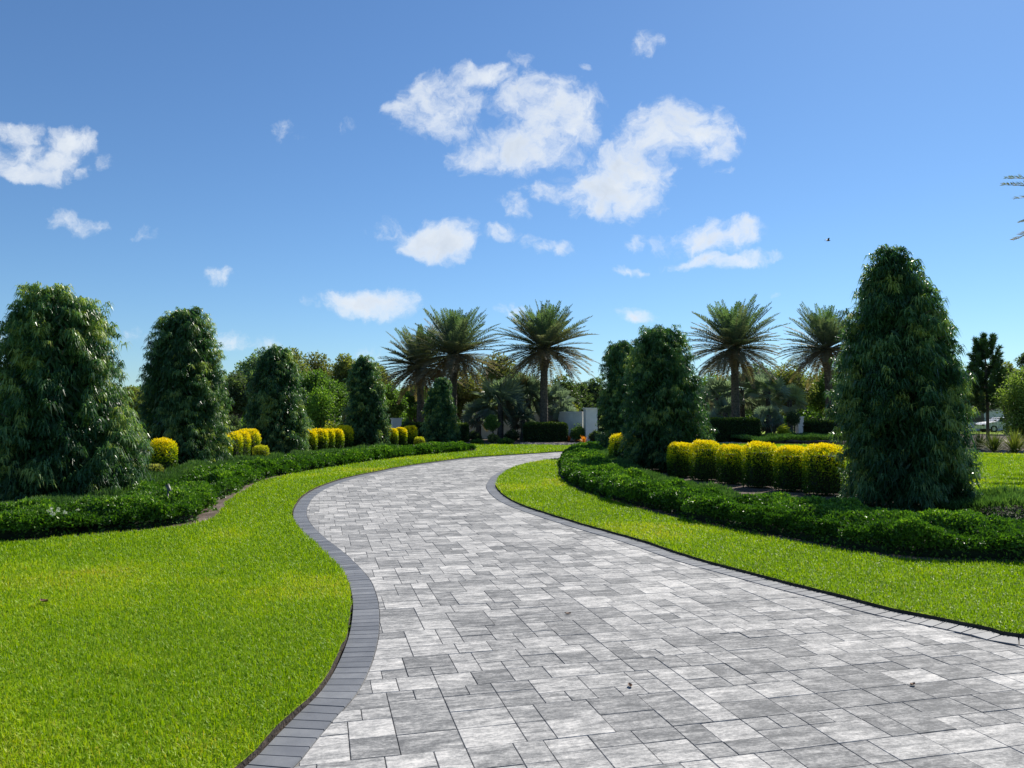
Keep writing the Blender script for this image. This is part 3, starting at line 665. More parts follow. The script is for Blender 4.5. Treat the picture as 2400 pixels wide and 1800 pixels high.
# ------------------------------------------------------------------ palms
def date_palm(label, px, d, crown_py, rad, seed, group, lean=0.0, nf=130, base_x=None, spread=1.0):
    rg = np.random.default_rng(seed)
    cx_ = (px-1200)/F*d; cz = CAM_H+(975-crown_py)/F*d; bx_ = cx_ if base_x is None else (base_x-1200)/F*d
    t = thing('date_palm', (bx_, d, 0), label, 'palm tree', group)
    m = 90; zz = np.linspace(0, cz, m); tt = zz/cz
    xs = bx_+(cx_-bx_)*tt**1.5
    r_ = np.interp(zz, [0, .3, cz-1.5, cz-.9, cz-.3, cz], [.34, .26, .22, .33, .36, .15])
    b = MB(); b.tube(np.stack([xs, np.full(m, d), zz], 1), r_, 18, rfun=lambda i, a: 1+.16*np.abs(np.sin(a*4.5+i*np.pi/3.2))*(i % 3)/2)
    b.build('trunk', M_palmbark, t, (bx_, d, 0))
    b = MB(); C = np.array([cx_, d, cz-.05])
    for k in range(nf):
        u_ = (k+.5)/nf; el = R(86)-R(126)*u_**.9+rg.normal(0, .13); az = k*2.39996+rg.normal(0, .15)
        ln = rad*rg.uniform(.80, 1.10)*(1.0 if u_ > .12 else .86)
        h = np.array([math.cos(az), math.sin(az), 0]); up = np.array([0, 0, 1.]); s = np.linspace(0, 1, 22)
        droop = .10+.38*u_*(1.3-u_)+.05
        e = el-droop*1.1*rg.uniform(.5, 1.5)*s**1.6
        st = np.stack([h*math.cos(a)+up*math.sin(a) for a in e]); pts = C+h*.12+np.concatenate([[[0, 0, 0]], np.cumsum(st[:-1]*ln/21, 0)])
        b.tube(pts, np.linspace(.028, .006, 22), 4, v=.35)
        nl_ = 56; ss = np.linspace(.16, 1.0, nl_)+rg.normal(0, .004, nl_); base = np.stack([np.interp(ss, s, pts[:, i]) for i in range(3)], 1)
        T = unit(np.stack([np.interp(ss, s, st[:, i]) for i in range(3)], 1)); Sd = unit(np.cross(T, up+1e-3)); Nn = np.cross(Sd, T)
        tone = np.clip(.92-1.05*u_+rg.normal(0, .12), 0, 1)
        if u_ > .72 and rg.random() < .5: tone = .05
        for sg in (-1, 1):
            A = unit(T*.62+Sd*sg*.84+Nn*.25+rg.normal(0, .07, (nl_, 3)))
            A[:, 2] -= .12*u_; A = unit(A)
            ll = rad*.145*np.sin(np.clip(ss*1.02, 0, 1)*np.pi*.80+.35)+.06
            b.diamond(base, A, unit(np.cross(A, Nn)+rg.normal(0, .2, (nl_, 3))), ll*rg.uniform(.85, 1.15, nl_), .05, np.clip(tone+rg.normal(0, .08, nl_), 0, 1))
    b.build('crown', M_palm, t, (bx_, d, 0))
PG = 'date palms by the gate walls'
date_palm('smaller date palm behind the left shoulder of the taller palm pair', 985, 53, 858, 3.1, 1, PG, base_x=986)
date_palm('tall date palm overlapping a smaller one, left of the centre palm', 1064, 50, 828, 3.35, 2, PG, base_x=1061)
date_palm('tall date palm standing behind the boxy hedge beside the white pillar', 1276, 49, 814, 3.35, 3, PG, base_x=1274)
date_palm('full crowned date palm behind the boxy hedge right of the drive', 1722, 48.5, 812, 3.3, 4, PG, base_x=1724)
date_palm('date palm partly hidden behind the tallest dark tree', 1938, 53, 815, 3.3, 5, PG, base_x=1946)
date_palm('date palm mostly outside the right edge, only frond tips showing', 2656, 24, 462, 3.2, 6, None, nf=60)

def fan_palm(label, px, py, d, rad, seed, nfan=26, tone=.6, trunk=True):
    rg = np.random.default_rng(seed); cx_ = (px-1200)/F*d; cz = CAM_H+(975-py)/F*d
    t = thing('fan_palm', (cx_, d, 0), label, 'palm tree', 'silver fan palms by the gate walls'); b = MB()
    if trunk: b.tube([(cx_, d, 0), (cx_+.05, d, cz*.5), (cx_, d, cz)], [.24, .18, .16], 10); b.build('trunk', M_palmbark, t, (cx_, d, 0))
    b = MB(); C = np.array([cx_, d, cz])
    nfan = int(nfan*.8)
    for k in range(nfan):
        u_ = (k+.5)/nfan; el = R(80)-R(125)*u_; az = k*2.39996+rg.normal(0, .2)
        Dv = np.array([math.cos(az)*math.cos(el), math.sin(az)*math.cos(el), math.sin(el)])
        pl = rad*rg.uniform(.4, .6); hub = C+Dv*pl+np.array([0, 0, -.06*u_]); b.tube([C, (C+hub)/2+np.array([0, 0, .04]), hub], [.025, .02, .014], 4, v=.5)
        Sd = unit(np.cross(Dv, [0, 0, 1.001])); Nn = np.cross(Sd, Dv); ra = rg.uniform(-1.25, 1.25); Sd, Nn = Sd*math.cos(ra)+Nn*math.sin(ra), Nn*math.cos(ra)-Sd*math.sin(ra)
        ns = 26; fa = np.linspace(-R(112), R(112), ns); fr = rad*rg.uniform(.52, .68)
        tn = np.clip(tone-.35*(u_ > .75)+rg.normal(0, .08), 0, 1)
        for q in range(ns):
            A = Dv*math.cos(fa[q])+Sd*math.sin(fa[q])+Nn*(.14*abs(math.sin(fa[q]))+.05*(-1)**q); A /= np.linalg.norm(A)
            S_ = unit(np.cross(A, Nn)+Nn*.55*(-1)**q); wq = fr*.155
            P1 = hub+A*fr*.62; P2 = hub+A*fr*rg.uniform(.92, 1.08)+np.array([0, 0, -.09*rad*(u_+.2)])
            V_ = [hub, P1+S_*wq/2, P2, P1-S_*wq/2]; b.add(V_, [(0, 1, 2, 3)], 0, np.clip(tn+rg.normal(0, .06), 0, 1))
    b.build('crown', M_fan, t, (cx_, d, 0))
for a in [('silver fan palm left of the centre date palm above a twisted trunk',1172,942,50,1.75,11,26,.6),
          ('silver fan palm just left of the centre date palm trunk',1238,935,51.5,1.65,12,26,.55),
          ('silver fan palm just right of the centre date palm trunk',1300,945,52,1.45,13,22,.6),
          ('low olive fan palm before the white wall right of the centre palm',1322,975,50.5,1.1,14,20,.35),
          ('low drooping fan palm before the left piece of white wall',1120,975,50.5,1.15,15,22,.3),
          ('small drooping fan palm behind the dark middle of the centre bed',1225,985,49.5,1.0,24,20,.3),
          ('silver fan palm left of the right date palm trunk',1682,932,51.5,1.5,16,24,.6),
          ('silver fan palm directly behind the right date palm trunk',1738,915,52.5,1.45,17,22,.55),
          ('upright fan palm right of the right date palm trunk',1800,920,51,1.35,18,22,.75),
          ('yellowish fan palm, rightmost of the fan palms',1850,938,52,1.15,19,20,.9),
          ('low silvery fan palm with fallen white fronds behind the right boxy hedge',1700,968,50,1.1,20,22,.65),
          ('low drooping fan palm at the right end of the right boxy hedge',1800,985,48,1.05,21,22,.4)]:
    fan_palm(*a)

# ------------------------------------------------------------------ broadleaf trees and bushes
def broad(label, px, top_py, hw_px, d, kind, seed, name='broadleaf_tree', cat='tree', group='trees beyond the garden walls', base_z=None, n=7000, leaf=.15, sx=1.0, airy=.0):
    rg = np.random.default_rng(seed); X = (px-1200)/F*d; H = CAM_H+(975-top_py)/F*d; hw = hw_px*(1.0 if name == 'bush' else 1.3)/F*d
    t = thing(name, (X, d, 0), label, cat, group); zb = H*.25 if base_z is None else base_z
    nl_ = 34; cz = (H+zb)/2; hz = (H-zb)/2; b = MB(); tb = MB()
    Dl = unit(rg.normal(size=(nl_, 3))); rr_ = rg.random(nl_)**.5
    C = np.stack([Dl[:, 0]*hw*.72*rr_, Dl[:, 1]*hw*.72*rr_, cz+Dl[:, 2]*hz*.72*rr_], 1)
    C[0] = (0, 0, H-hz*.3); lr = rg.uniform(.28, .46, nl_)*min(hw, hz)*1.05
    m = n//nl_
    for c, r_ in zip(C, lr):
        Dd = unit(rg.normal(size=(m, 3))); k = rg.uniform(.55, 1.08, m)*(1+.25*airy*rg.normal(size=m)); P = c+Dd*(r_*k)[:, None]*np.array([1.1, 1.1, .85])
        P[:, 2] = np.clip(P[:, 2], .05, H+.15); l = vnoise(P[:, 0]*1.2, P[:, 1]*1.2, P[:, 2]*1.2, seed)
        A = unit(Dd*.4+rg.normal(size=(m, 3))*.7); S = unit(np.cross(A, rg.normal(size=(m, 3))))
        v = np.clip(.1+.7*rg.random(m)+.35*(l-.4)+.12*(P[:, 2]-cz)/hz, 0, 1)
        b.diamond(P+np.array([X, d, 0]), A, S, leaf*rg.uniform(.7, 1.4, m), leaf*.62*rg.uniform(.7, 1.3, m), v, 0, .2)
        if name != 'bush' and rg.random() < .8:
            s0 = np.array([X, d, max(zb*.6, .3)+rg.random()*.5]); e = c*.9+np.array([X, d, c[2]*.1]); tb.tube([s0, (s0+e)/2+rg.normal(0, .1, 3), e], [.11*hw/2, .06*hw/2, .015], 5)
    b.build('foliage' if name == 'bush' else 'crown', M_bg[kind], t, (X, d, 0))
    tb.tube([(X, d, 0), (X+.1, d, zb*.7+.1), (X, d, cz)], [.10*hw/1.4+.02, .075*hw/1.4+.015, .03], 7); tb.build('stem' if name == 'bush' else 'trunk', M_bark, t, (X, d, 0))
TR = [('dark tree top in the gap between the first two left trees',310,905,40,66,'olive'),
 ('grey green dense tree left of the third left tree',552,872,48,60,'dark'),
 ('silvery green crown rising left behind the third left tree',612,815,52,64,'silver'),
 ('olive tree with brownish top right behind the third left tree',678,809,48,62,'olive'),
 ('brown topped oak between the third and fourth left trees',738,822,46,68,'brown'),
 ('mid green bushy tree filling the gap between third and fourth left trees',745,868,62,54,'green'),
 ('olive tree with bare limbs left of the fourth left tree',806,820,34,66,'olive'),
 ('green tree to the right behind the fourth left tree',880,850,42,62,'olive'),
 ('deep green tree low behind the fourth left tree',905,905,52,56,'green'),
 ('dark tree behind the trunks of the two left palms',975,900,50,60,'green'),
 ('dark brownish tree right of the two left palms',1090,868,55,62,'brown'),
 ('brown green tree rising between the left palm pair and the centre palm',1165,822,42,66,'brown'),
 ('silver green airy tree left behind the centre palm crown',1210,868,42,58,'silver'),
 ('reddish dark tree right of the centre palm trunk',1318,880,36,60,'dark'),
 ('dark tree above the white wall at the centre',1352,898,36,64,'dark'),
 ('grey green tree left of the narrow dark fern pine',1398,884,44,66,'dark'),
 ('olive tree directly left of the right date palm',1668,878,42,62,'green'),
 ('broad green tree behind the right date palm trunk',1775,852,56,64,'silver'),
 ('brownish green tree between the two right date palms',1852,852,50,62,'olive'),
 ('green tree behind the partly hidden right date palm',1945,862,58,64,'green'),
 ('tree crown right of the pine, far beyond the fence',2358,842,34,66,'olive'),
 ('dark ragged tree crown high at the right edge',2412,818,34,60,'dark'),
 ('distant dark tree just right of the tallest dark tree',2262,880,45,70,'olive')]
for k, a in enumerate(TR): broad(*a, seed=300+k, n=12000, leaf=.19)
broad('young bright lime green tree between the third and fourth left trees', 752, 895, 30, 47, 'lime', 340, n=6000, leaf=.13, base_z=.4, airy=1.0)
broad('loose light green weeping tree at the right edge beside the pine', 2405, 850, 50, 35, 'loose', 341, n=11000, leaf=.10, base_z=.1, airy=1.0)
BU = [('bush of yellow green leaves rising over the white wall at the centre',1332,932,30,57,'gold',0),
 ('rounded clipped olive bush in front of the leftmost pillar',776,986,24,43,'gold',0),
 ('small leafy bright green tree before the left wall piece',1152,972,22,47,'green',.6),
 ('upright leafy bush before the wall between boxy hedge and white pillar',1354,994,22,47,'green',0),
 ('dark leafy bush right of the third left tree foot',545,968,22,44,'dark',0),
 ('dark low bush left of the fan palm trunk',1112,1010,20,48,'dark',0),
 ('dark low bush right of the fan palm trunk',1200,1008,22,48,'dark',0),
 ('dark round topped standard bush left of the right white pillar',1858,962,18,49,'dark',.9),
 ('yellow green loose bush right of the right boxy hedge',1835,995,16,46,'gold',0),
 ('green leafy bush left of the standard bush',1838,1000,22,48,'silver',0),
 ('dark green bush at the foot of the white gate pillar',1396,1010,18,45,'dark',0),
 ('low green mound at the left front of the centre bed',1120,1030,20,43,'green',0),
 ('low dark mound in front of the boxy hedge of the centre bed',1185,1026,26,43,'green',0),
 ('olive low bush behind the two small mounds of the centre bed',1155,1018,24,45,'olive',0)]
for k, a in enumerate(BU): broad(a[0], a[1], a[2], a[3], a[4], a[5], 400+k, 'bush', 'bush', 'bushes in the gate beds', base_z=a[6], n=3000, leaf=.09)
for k, a in enumerate([('dark hedge like bush behind the left golden trio',572,985,40,45,'green'),('low dark bush behind the row of six golden shrubs',860,1000,45,48,'dark'),('dark bush behind the fourth left tree near the small pillar',955,985,20,50,'dark')]):
    broad(a[0], a[1], a[2], a[3], a[4], a[5], 430+k, 'bush', 'bush', 'bushes in the gate beds', base_z=0, n=4000, leaf=.11)

# spreading juniper mounds in the right far bed (low, merge into one mass)
b = MB(); n = 30000; x = rng.uniform(13, 19.5, n); y = rng.uniform(41.2, 47, n); h_ = .15+.5*fbm(x*.9, y*.9, 0, 77); P = np.stack([x, y, h_*rng.uniform(.75, 1, n)], 1)
kk = (x > 12.5+(y-41)*.1) & (y > 41.2+np.clip(17-x, 0, 5)*-.05); P = P[kk]; n = len(P); A = unit(rdir(n)*.6+np.array([0, -.2, .6]))
b.diamond(P, A, side_of(A), .16, .045, rng.random(n)*.7, 0, .2)
tag(b.build('juniper_cover', M_juniper), 'dark spreading juniper mounds behind the far right strip of lawn', 'ground cover', kind='stuff')

# far-off wood closing the view
b = MB(); n = 60000; x = rng.uniform(-75, 85, n); y = rng.uniform(86, 100, n); top = 3.0+2.6*fbm(x*.16, y*.16, 0, 91); z = top*rng.random(n)**.6
A = rdir(n); b.diamond(np.stack([x, y, z], 1), A, side_of(A), .55*rng.uniform(.6, 1.3, n), .34, np.clip(rng.random(n), 0, 1), 0, .2)
tag(b.build('distant_wood', M_bg['green']), 'far off strip of dark woodland beyond all the gardens', 'woodland', kind='stuff')

# ------------------------------------------------------------------ boxy hedges
def boxhedge(label, x0p, x1p, top_py, d, dep, seed, n=9000, round_=4):
    x0_, x1_ = (x0p-1200)/F*d, (x1p-1200)/F*d; H = CAM_H+(975-top_py)/F*d; W = x1_-x0_; cx_ = (x0_+x1_)/2; cy_ = d+dep/2
    D = rdir(n); D = D*np.array([W, dep, H]); D = unit(D); D = D[D[:, 2] > -H*.45/max(W, H)] if False else D
    # even spread over the box faces, rounded
    ar = np.array([W*dep, W*H*2, dep*H*2]); f = rng.choice(3, n, p=ar/ar.sum()); q = rng.uniform(-1, 1, (n, 3)); sg = rng.choice([-1, 1], n)
    q[f == 0, 2] = 1; q[f == 1, 1] = sg[f == 1]; q[f == 2, 0] = sg[f == 2]
    nrm = np.zeros((n, 3)); nrm[f == 0, 2] = 1; nrm[f == 1, 1] = sg[f == 1]; nrm[f == 2, 0] = sg[f == 2]
    r_ = np.power((np.abs(q)**9).sum(1), 1/9); q = q/r_[:, None]
    hs = np.array([W/2, dep/2, H/2]); l = fbm(q[:, 0]*hs[0]*2, q[:, 1]*hs[1]*2, q[:, 2]*2, seed)
    P = q*hs+np.array([cx_, cy_, H/2])+nrm*((l-.5)*.1+rng.uniform(-.08, .02, n))[:, None]; P[:, 2] = np.clip(P[:, 2], .05, None)
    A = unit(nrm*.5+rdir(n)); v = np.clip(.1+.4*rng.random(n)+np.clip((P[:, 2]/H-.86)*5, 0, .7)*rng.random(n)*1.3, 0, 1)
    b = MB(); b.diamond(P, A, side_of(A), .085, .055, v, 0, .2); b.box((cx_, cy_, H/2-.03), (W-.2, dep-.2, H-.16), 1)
    tag(b.build('box_hedge', [M_box, M_core], None, (cx_, d, 0)), label, 'hedge', 'clipped boxy hedges of the gate beds')
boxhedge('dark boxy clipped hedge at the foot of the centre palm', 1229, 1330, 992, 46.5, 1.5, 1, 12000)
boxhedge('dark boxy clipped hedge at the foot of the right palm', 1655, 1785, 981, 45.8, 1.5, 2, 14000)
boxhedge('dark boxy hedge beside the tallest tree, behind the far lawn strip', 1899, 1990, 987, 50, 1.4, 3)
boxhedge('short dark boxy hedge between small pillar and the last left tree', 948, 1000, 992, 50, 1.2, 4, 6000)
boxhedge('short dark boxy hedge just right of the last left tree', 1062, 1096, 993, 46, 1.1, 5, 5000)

# ------------------------------------------------------------------ walls and pillars
def pillar(label, x0p, x1p, top_py, d, rz=0.35):
    w_ = (x1p-x0p)/F*d/(math.cos(rz)+math.sin(abs(rz))*1.0); X = ((x0p+x1p)/2-1200)/F*d; H = CAM_H+(975-top_py)/F*d
    t = thing('gate_pillar', (X, d, 0), label, 'pillar', 'white stucco pillars of the garden wall')
    b = MB(); b.box((X, d, (H-.09)/2), (w_*.88, w_*.88, H-.09), rz=rz); b.build('shaft', M_stucco, t, (X, d, 0))
    b = MB(); b.box((X, d, H-.07), (w_*.98, w_*.98, .05), rz=rz); b.box((X, d, H-.022), (w_*1.06, w_*1.06, .05), rz=rz); b.build('cap', M_cap, t, (X, d, 0))
    b = MB(); b.box((X, d, .12), (w_*.95, w_*.95, .24), rz=rz); b.build('plinth', M_stucco, t, (X, d, 0))
pillar('tall white pillar with moulded cap beside the narrow dark tree', 1366, 1401, 956, 47, .12)
pillar('small white pillar with flat cap between the fourth and fifth left trees', 914, 944, 980, 53, .35)
pillar('white pillar at the left half hidden by an olive bush', 749, 776, 982, 53, .3)
pillar('white pillar seen past the standard bush, far right', 1864, 1882, 976, 62, .2)
def wall(label, x0p, d0, x1p, d1, top_py):
    p0 = np.array([(x0p-1200)/F*d0, d0]); p1 = np.array([(x1p-1200)/F*d1, d1]); c = (p0+p1)/2; ln = np.linalg.norm(p1-p0); rz = math.atan2(*(p1-p0)[::-1]); H = CAM_H+(975-top_py)/F*((d0+d1)/2)
    t = thing('garden_wall', (c[0], c[1], 0), label, 'wall', 'white stucco garden walls')
    b = MB(); b.box((c[0], c[1], (H-.08)/2), (ln, .2, H-.08), rz=rz); b.build('wall_body', M_stucco, t, (c[0], c[1], 0))
    b = MB(); b.box((c[0], c[1], H-.04), (ln+.08, .3, .08), rz=rz); b.build('coping', M_cap, t, (c[0], c[1], 0))
wall('white stucco wall left of the tall pillar, behind fan palms', 1250, 53.5, 1368, 47.8, 965)
wall('long white stucco wall behind the fan palms left of the centre palm', 1086, 52.5, 1246, 54.2, 961)

# ------------------------------------------------------------------ bromeliads, grass clumps
def rosette(label, px, py, r_, tone, seed, mat, name, cat, group, n=34, wl=.035, up=.5, h=1.0):
    rg = np.random.default_rng(seed); x, y = G(px, py); b = MB()
    az = rg.uniform(0, 6.283, n); el = rg.uniform(up*.6, 1.45, n); hd = np.stack([np.cos(az)*np.cos(el), np.sin(az)*np.cos(el), np.sin(el)*h], 1); ll = r_*rg.uniform(.7, 1.1, n)
    P0 = np.array([x, y, .05])+hd*.02; P1 = P0+hd*(ll*.55)[:, None]; P2 = P1+hd*(ll*.45)[:, None]+np.array([0, 0, -1])*(ll*.22*np.cos(el))[:, None]
    S = unit(np.cross(hd, np.array([0, 0, 1.001]))); b.strip(P0, P1, P2, S, wl, np.clip(tone+rg.normal(0, .15, n), 0, 1))
    tag(b.build(name, mat, None, (x, y, 0)), label, cat, group)
BG = 'orange bromeliads in the rocky bed'
rosette('deep red orange bromeliad, left of the three on the rocks', 1333, 1037, .45, .3, 1, M_brom, 'bromeliad', 'plant', BG, 30, .07)
rosette('yellow orange bromeliad, middle of the three on the rocks', 1351, 1036, .42, .85, 2, M_brom, 'bromeliad', 'plant', BG, 26, .07)
rosette('bright orange bromeliad, right and largest of the three on the rocks', 1368, 1040, .5, .6, 3, M_brom, 'bromeliad', 'plant', BG, 34, .07)
CG = 'ornamental grass clumps below the pine'
rosette('grass clump at the edge of the tallest tree, left of the pine', 2294, 1058, 1.0, .3, 4, M_straw, 'grass_clump', 'plant', CG, 260, .022)
rosette('wide dark grass clump at the foot of the pine', 2330, 1064, 1.05, .2, 5, M_straw, 'grass_clump', 'plant', CG, 320, .022)
rosette('tall yellow green grass clump right of the pine', 2378, 1066, 1.15, .6, 6, M_straw, 'grass_clump', 'plant', CG, 320, .022)
rosette('grass clump cut by the right edge of the picture', 2412, 1058, 1.0, .5, 7, M_straw, 'grass_clump', 'plant', CG, 260, .022)

# rocks of the two open bed edges
b = MB(); n = 900
rk = np.concatenate([np.stack([rng.uniform(.5, 5.2, n//2), rng.uniform(39.8, 43.5, n//2)], 1), np.stack([rng.uniform(18.5, 30, n//4), rng.uniform(31.2, 34, n//4)], 1), np.stack([rng.uniform(11.2, 13, n//4), rng.uniform(42, 44, n//4)], 1)])
ok = inpoly(rk[:, 0], rk[:, 1], BED_F) | inpoly(rk[:, 0], rk[:, 1], BED_E); rk = rk[ok]
for x, y in rk:
    s = rng.uniform(.05, .17); b.box((x, y, .04+s*.2), (s*1.3, s, s*.6), rz=rng.uniform(0, 3), taper=rng.uniform(.5, .8), v=rng.random())
M_rock = solid_mat('river_rock', (.16, .13, .12), (.42, .38, .35), 2.5, .8)
tag(b.build('bed_rocks', M_rock), 'small brown and grey rocks scattered on the far planting beds', 'rocks', kind='stuff')

# ------------------------------------------------------------------ pine, fence, house, car on the right
def pine():
    d = 38; X = (2313-1200)/F*d; H = CAM_H+(975-785)/F*d
    t = thing('pine_tree', (X, d, 0), 'young dark pine with upright branch tips, right of the tallest dark tree', 'tree')
    b = MB(); b.tube([(X, d, 0), (X+.02, d, 2), (X-.03, d, H*.8), (X-.08, d, H-.15)], [.085, .07, .035, .012], 8)
    nb = MB()
    def needles(P, Dv, m, ln, tone):
        Dv = unit(np.broadcast_to(Dv, (m, 3))*.75+rdir(m)*.6); P = np.repeat(P, 2, 0); Dv = unit(np.repeat(Dv, 2, 0)+rdir(2*m)*.25); m = 2*m; nb.diamond(P, Dv, side_of(Dv), ln*rng.uniform(.8, 1.3, m), .026, np.clip(tone+rng.normal(0, .15, m), 0, 1))
    for k in range(64):
        z0 = rng.uniform(1.7, H-.5); f = (H-z0)/(H-1.7); ln = .25+1.05*f**.7*rng.uniform(.6, 1); a = k*2.4+rng.normal(0, .3)
        h = np.array([math.cos(a), math.sin(a), 0]); s0 = np.array([X, d, z0]); m1 = s0+h*ln*.6+np.array([0, 0, .05*ln]); e = m1+h*ln*.3+np.array([0, 0, .55*ln+.1])
        b.tube([s0, m1, e], [.02, .014, .006], 5)
        for q in range(5):
            tt = q/4; c = m1+(e-m1)*tt; needles(c+rng.normal(0, .02, (26, 3)), np.array([h[0]*.3, h[1]*.3, 1]), 26, .22, .35+.3*tt)
        for q in range(3):
            c = s0+(m1-s0)*(.35+.3*q); needles(c+rng.normal(0, .03, (22, 3)), np.array([h[0]*.6, h[1]*.6, .5]), 22, .2, .2)
    for q in range(16): needles(np.array([X-.08, d, H-.75+q*.045])+rng.normal(0, .02, (26, 3)), np.array([0, 0, 1]), 26, .24, .6)
    b.build('trunk', M_bark, t, (X, d, 0)); nb.build('crown', M_pine, t, (X, d, 0))
pine()
def fence():
    d = 68; x0_ = 24.5; x1_ = 52; t = thing('metal_fence', (x0_, d, 0), 'black metal picket fence behind the pine and the far beds', 'fence')
    n = int((x1_-x0_)/2.4); b = MB()
    for z in (.18, 1.15, 1.35): b.box(((x0_+x1_)/2, d, z), (x1_-x0_, .03, .035))
    b.build('rail', M_black, t, (x0_, d, 0))
    for k in range(n+1):
        xx = x0_+k*(x1_-x0_)/n; b = MB(); b.box((xx, d, .8), (.07, .07, 1.6)); b.box((xx, d, 1.62), (.09, .09, .04)); b.build('post', M_black, t, (x0_, d, 0))
        if k < n:
            b = MB()
            for q in range(1, 19): b.box((xx+q*(x1_-x0_)/n/19, d+.001, .78), (.02, .02, 1.42))
            b.build('picket_panel', M_black, t, (x0_, d, 0))
fence()
def house():
    d = 88; X = 56; t = thing('house', (X, d, 0), 'pale grey roofed house glimpsed behind the pine and the fence', 'house')
    W, D_, H = 17, 9, 2.7
    b = MB(); b.box((X, d, H/2), (W, D_, H)); b.build('wall', M_stucco, t, (X, d, 0))
    b = MB(); V = np.array([(X-W/2-.6, d-D_/2-.6, H), (X+W/2+.6, d-D_/2-.6, H), (X+W/2+.6, d+D_/2+.6, H), (X-W/2-.6, d+D_/2+.6, H), (X-W/2+4, d, H+1.9), (X+W/2-4, d, H+1.9)])
    b.add(V, [(0, 1, 5, 4), (2, 3, 4, 5)]); b.add(V, [(1, 2, 5), (3, 0, 4)]); b.add(V-np.array([0, 0, .004]), [(0, 3, 2, 1)]); b.box((X, d-D_/2-.6, H-.1), (W+1.2, .06, .2)); b.build('roof', M_roof, t, (X, d, 0))
    for xx in (-5.5, -2, 5):
        b = MB(); b.box((X+xx, d-D_/2-.02, 1.5), (1.5, .1, 1.3)); f_ = b.build('window', M_white, t, (X, d, 0))
        b = MB(); b.box((X+xx, d-D_/2-.075, 1.5), (1.3, .03, 1.1)); g_ = b.build('pane', M_glass, None, (X, d, 0)); g_.parent = f_; g_.location = (0, 0, 0)
    b = MB(); b.box((X+1.6, d-D_/2-.03, 1.05), (1.0, .1, 2.1)); b.build('door', M_bronze, t, (X, d, 0))
house()
def car():
    d = 76; X = 48.4; t = thing('parked_car', (X, d, 0), 'white parked car glimpsed through the fence beside the pine trunk', 'car')
    prof = [(-2.25,.35),(-2.3,.75),(-1.9,.95),(-1.1,1.05),(-.55,1.45),(.9,1.48),(1.7,1.05),(2.2,.95),(2.3,.6),(2.25,.35)]; n = len(prof); b = MB()
    V = np.array([(X+x, d-.88*(1 if z < 1.1 else .78), z) for x, z in prof]+[(X+x, d+.88*(1 if z < 1.1 else .78), z) for x, z in prof]); i = np.arange(n); j = (i+1) % n
    b.add(V, np.stack([i, i+n, j+n, j], 1)); b.add(V, [list(range(n))]); b.add(V, [list(range(2*n-1, n-1, -1))]); b.build('body', M_white, t, (X, d, 0))
    for sy in (-1, 1):
        b = MB(); yy = d+sy*.83; b.add([(X-.95, yy+sy*.04, 1.08), (X-.5, yy-sy*.08, 1.40), (X+.85, yy-sy*.08, 1.42), (X+1.4, yy+sy*.04, 1.08)], [(0, 3, 2, 1)]); b.build('side_window', M_glass, t, (X, d, 0))
        for wx in (-1.4, 1.4):
            b = MB(); b.tube([(X+wx, d+sy*.70, .34), (X+wx, d+sy*.9, .34)], .34, 18); wh = b.build('wheel', M_tyre, t, (X, d, 0))
            b = MB(); b.tube([(X+wx, d+sy*.895, .34), (X+wx, d+sy*.915, .34)], .2, 14); r_ = b.build('rim', M_rim, None, (X, d, 0)); r_.parent = wh; r_.location = (0, 0, 0)
        b = MB(); b.box((X-2.27, d+sy*.62, .72), (.06, .35, .14)); b.build('headlight', M_glass, t, (X, d, 0))
car()

# ------------------------------------------------------------------ bird, spotlight, fallen leaves, lilies
def bird():
    x, y, z = at(1941, 564, 66); b = MB()
    k = 12; s = np.linspace(-.2, .2, k); r_ = np.interp(s, [-.2, -.1, 0, .1, .16, .2], [.012, .03, .055, .045, .03, .006])
    b.tube(np.stack([x+s, np.full(k, y), z+.02*s/.2], 1), r_, 10)
    o = b
    o.add([(x-.15, y-.02, z), (x-.34, y-.05, z-.03), (x-.33, y+.05, z-.03), (x-.15, y+.02, z)], [(0, 1, 2, 3)])
    for sy in (-1, 1):
        V = np.array([(x+.08, y+sy*.03, z+.03), (x-.08, y+sy*.03, z+.02), (x-.13, y+sy*.26, z+.16), (x+.02, y+sy*.28, z+.19), (x-.20, y+sy*.42, z+.12)])
        o.add(V, [(0, 3, 2, 1)]); o.add(V, [(3, 4, 2)])
    tag(o.build('bird', M_bird, None, (x, y, z)), 'small dark bird flying in the open sky left of the tallest tree', 'bird')
bird()
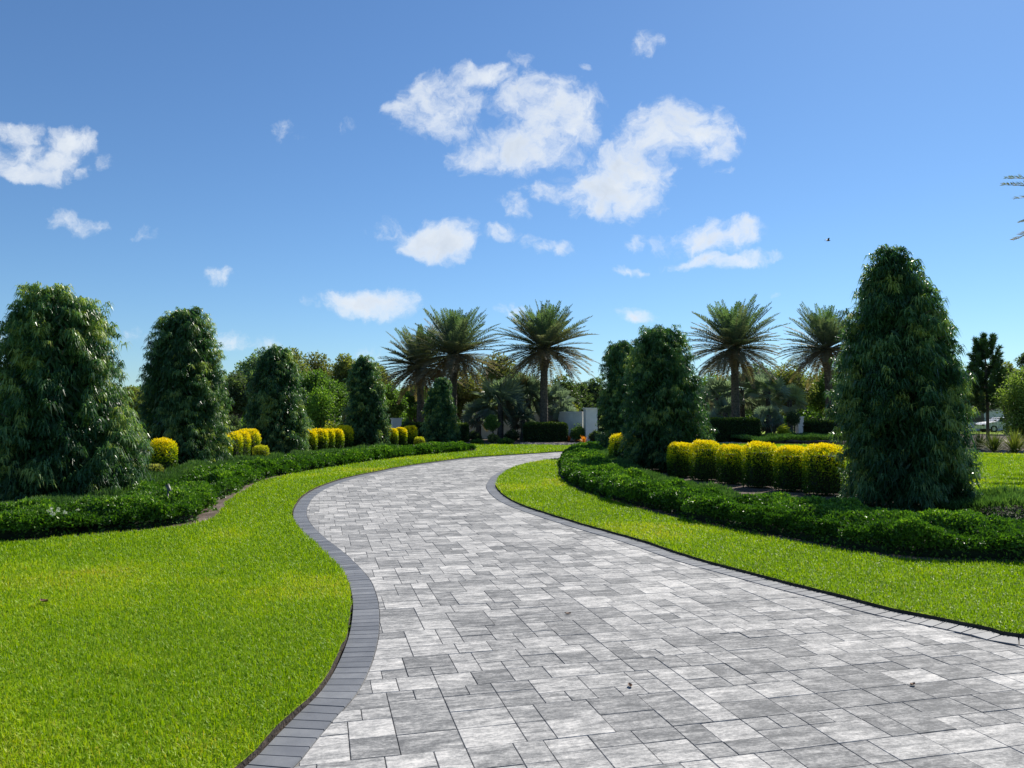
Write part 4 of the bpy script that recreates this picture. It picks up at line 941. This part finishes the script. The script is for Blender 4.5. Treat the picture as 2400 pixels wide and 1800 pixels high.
def spot():
    x, y = G(393, 1178, .3); y -= 0; t = thing('garden_spotlight', (x, y, 0), 'small bronze garden spotlight poking out of the left hedge', 'lamp')
    b = MB(); b.tube([(x, y, 0), (x, y, .50)], .012, 8); b.build('stake', M_bronze, t, (x, y, 0))
    b = MB(); b.tube([(x+.025, y+.01, .47), (x-.02, y+.01, .57)], [.028, .032], 14); b.build('lamp_head', M_bronze, t, (x, y, 0))
spot()
def leaf_obj(px, py, s, label, z, seed):
    rg = np.random.default_rng(seed); x, y = G(px, py, z); b = MB(); k = 7; u_ = np.linspace(0, 1, k); wd = np.sin(u_*np.pi)**.8*s*.3; V = []
    a = rg.uniform(0, 6.28); ca, sa = math.cos(a), math.sin(a)
    for i in range(k):
        for e in (-1, 0, 1):
            lx = (u_[i]-.5)*s; ly = e*wd[i]; lz = .35*s*(abs(e)*.5+(u_[i]-.5)**2*1.2)
            V.append((x+lx*ca-ly*sa, y+lx*sa+ly*ca, z+.004+lz))
    i, j = np.meshgrid(np.arange(k-1), np.arange(2), indexing='ij'); b.add(V, np.stack([i*3+j, (i+1)*3+j, (i+1)*3+j+1, i*3+j+1], -1).reshape(-1, 4), 0, .5, True)
    tag(b.build('fallen_leaf', M_dead, None, (x, y, z)), label, 'leaf', 'fallen leaves')
leaf_obj(1331, 1440, .05, 'tiny dark fallen leaf, farther one in the middle of the driveway', 0, 1)
leaf_obj(1477, 1610, .05, 'curled brown fallen leaf, nearer one on the driveway', 0, 2)
leaf_obj(2139, 1607, .045, 'small dark fleck of leaf on the right of the driveway', 0, 3)
leaf_obj(103, 1412, .09, 'curled brown dead leaf lying on the left lawn', .06, 4)
def flowers(label, px, py, n, spread, seed):
    rg = np.random.default_rng(seed); x, y = G(px, py, .45); b = MB()
    t = thing('flower_cluster', (x, y, 0), label, 'flowers')
    for k in range(n):
        b = MB(); c = np.array([x+rg.normal(0, spread), y+rg.normal(0, .12), .47+rg.uniform(0, .05)])
        D = unit(rg.normal(size=(9, 3))+np.array([0, 0, 1])); b.diamond(np.repeat(c[None], 9, 0), D, side_of(D), .035, .02, .6); b.build('flower', M_flower, t, (x, y, 0))
flowers('cluster of small white flowers on top of the left hedge', 112, 1206, 9, .2, 1)
print('objects', len(sc.objects))
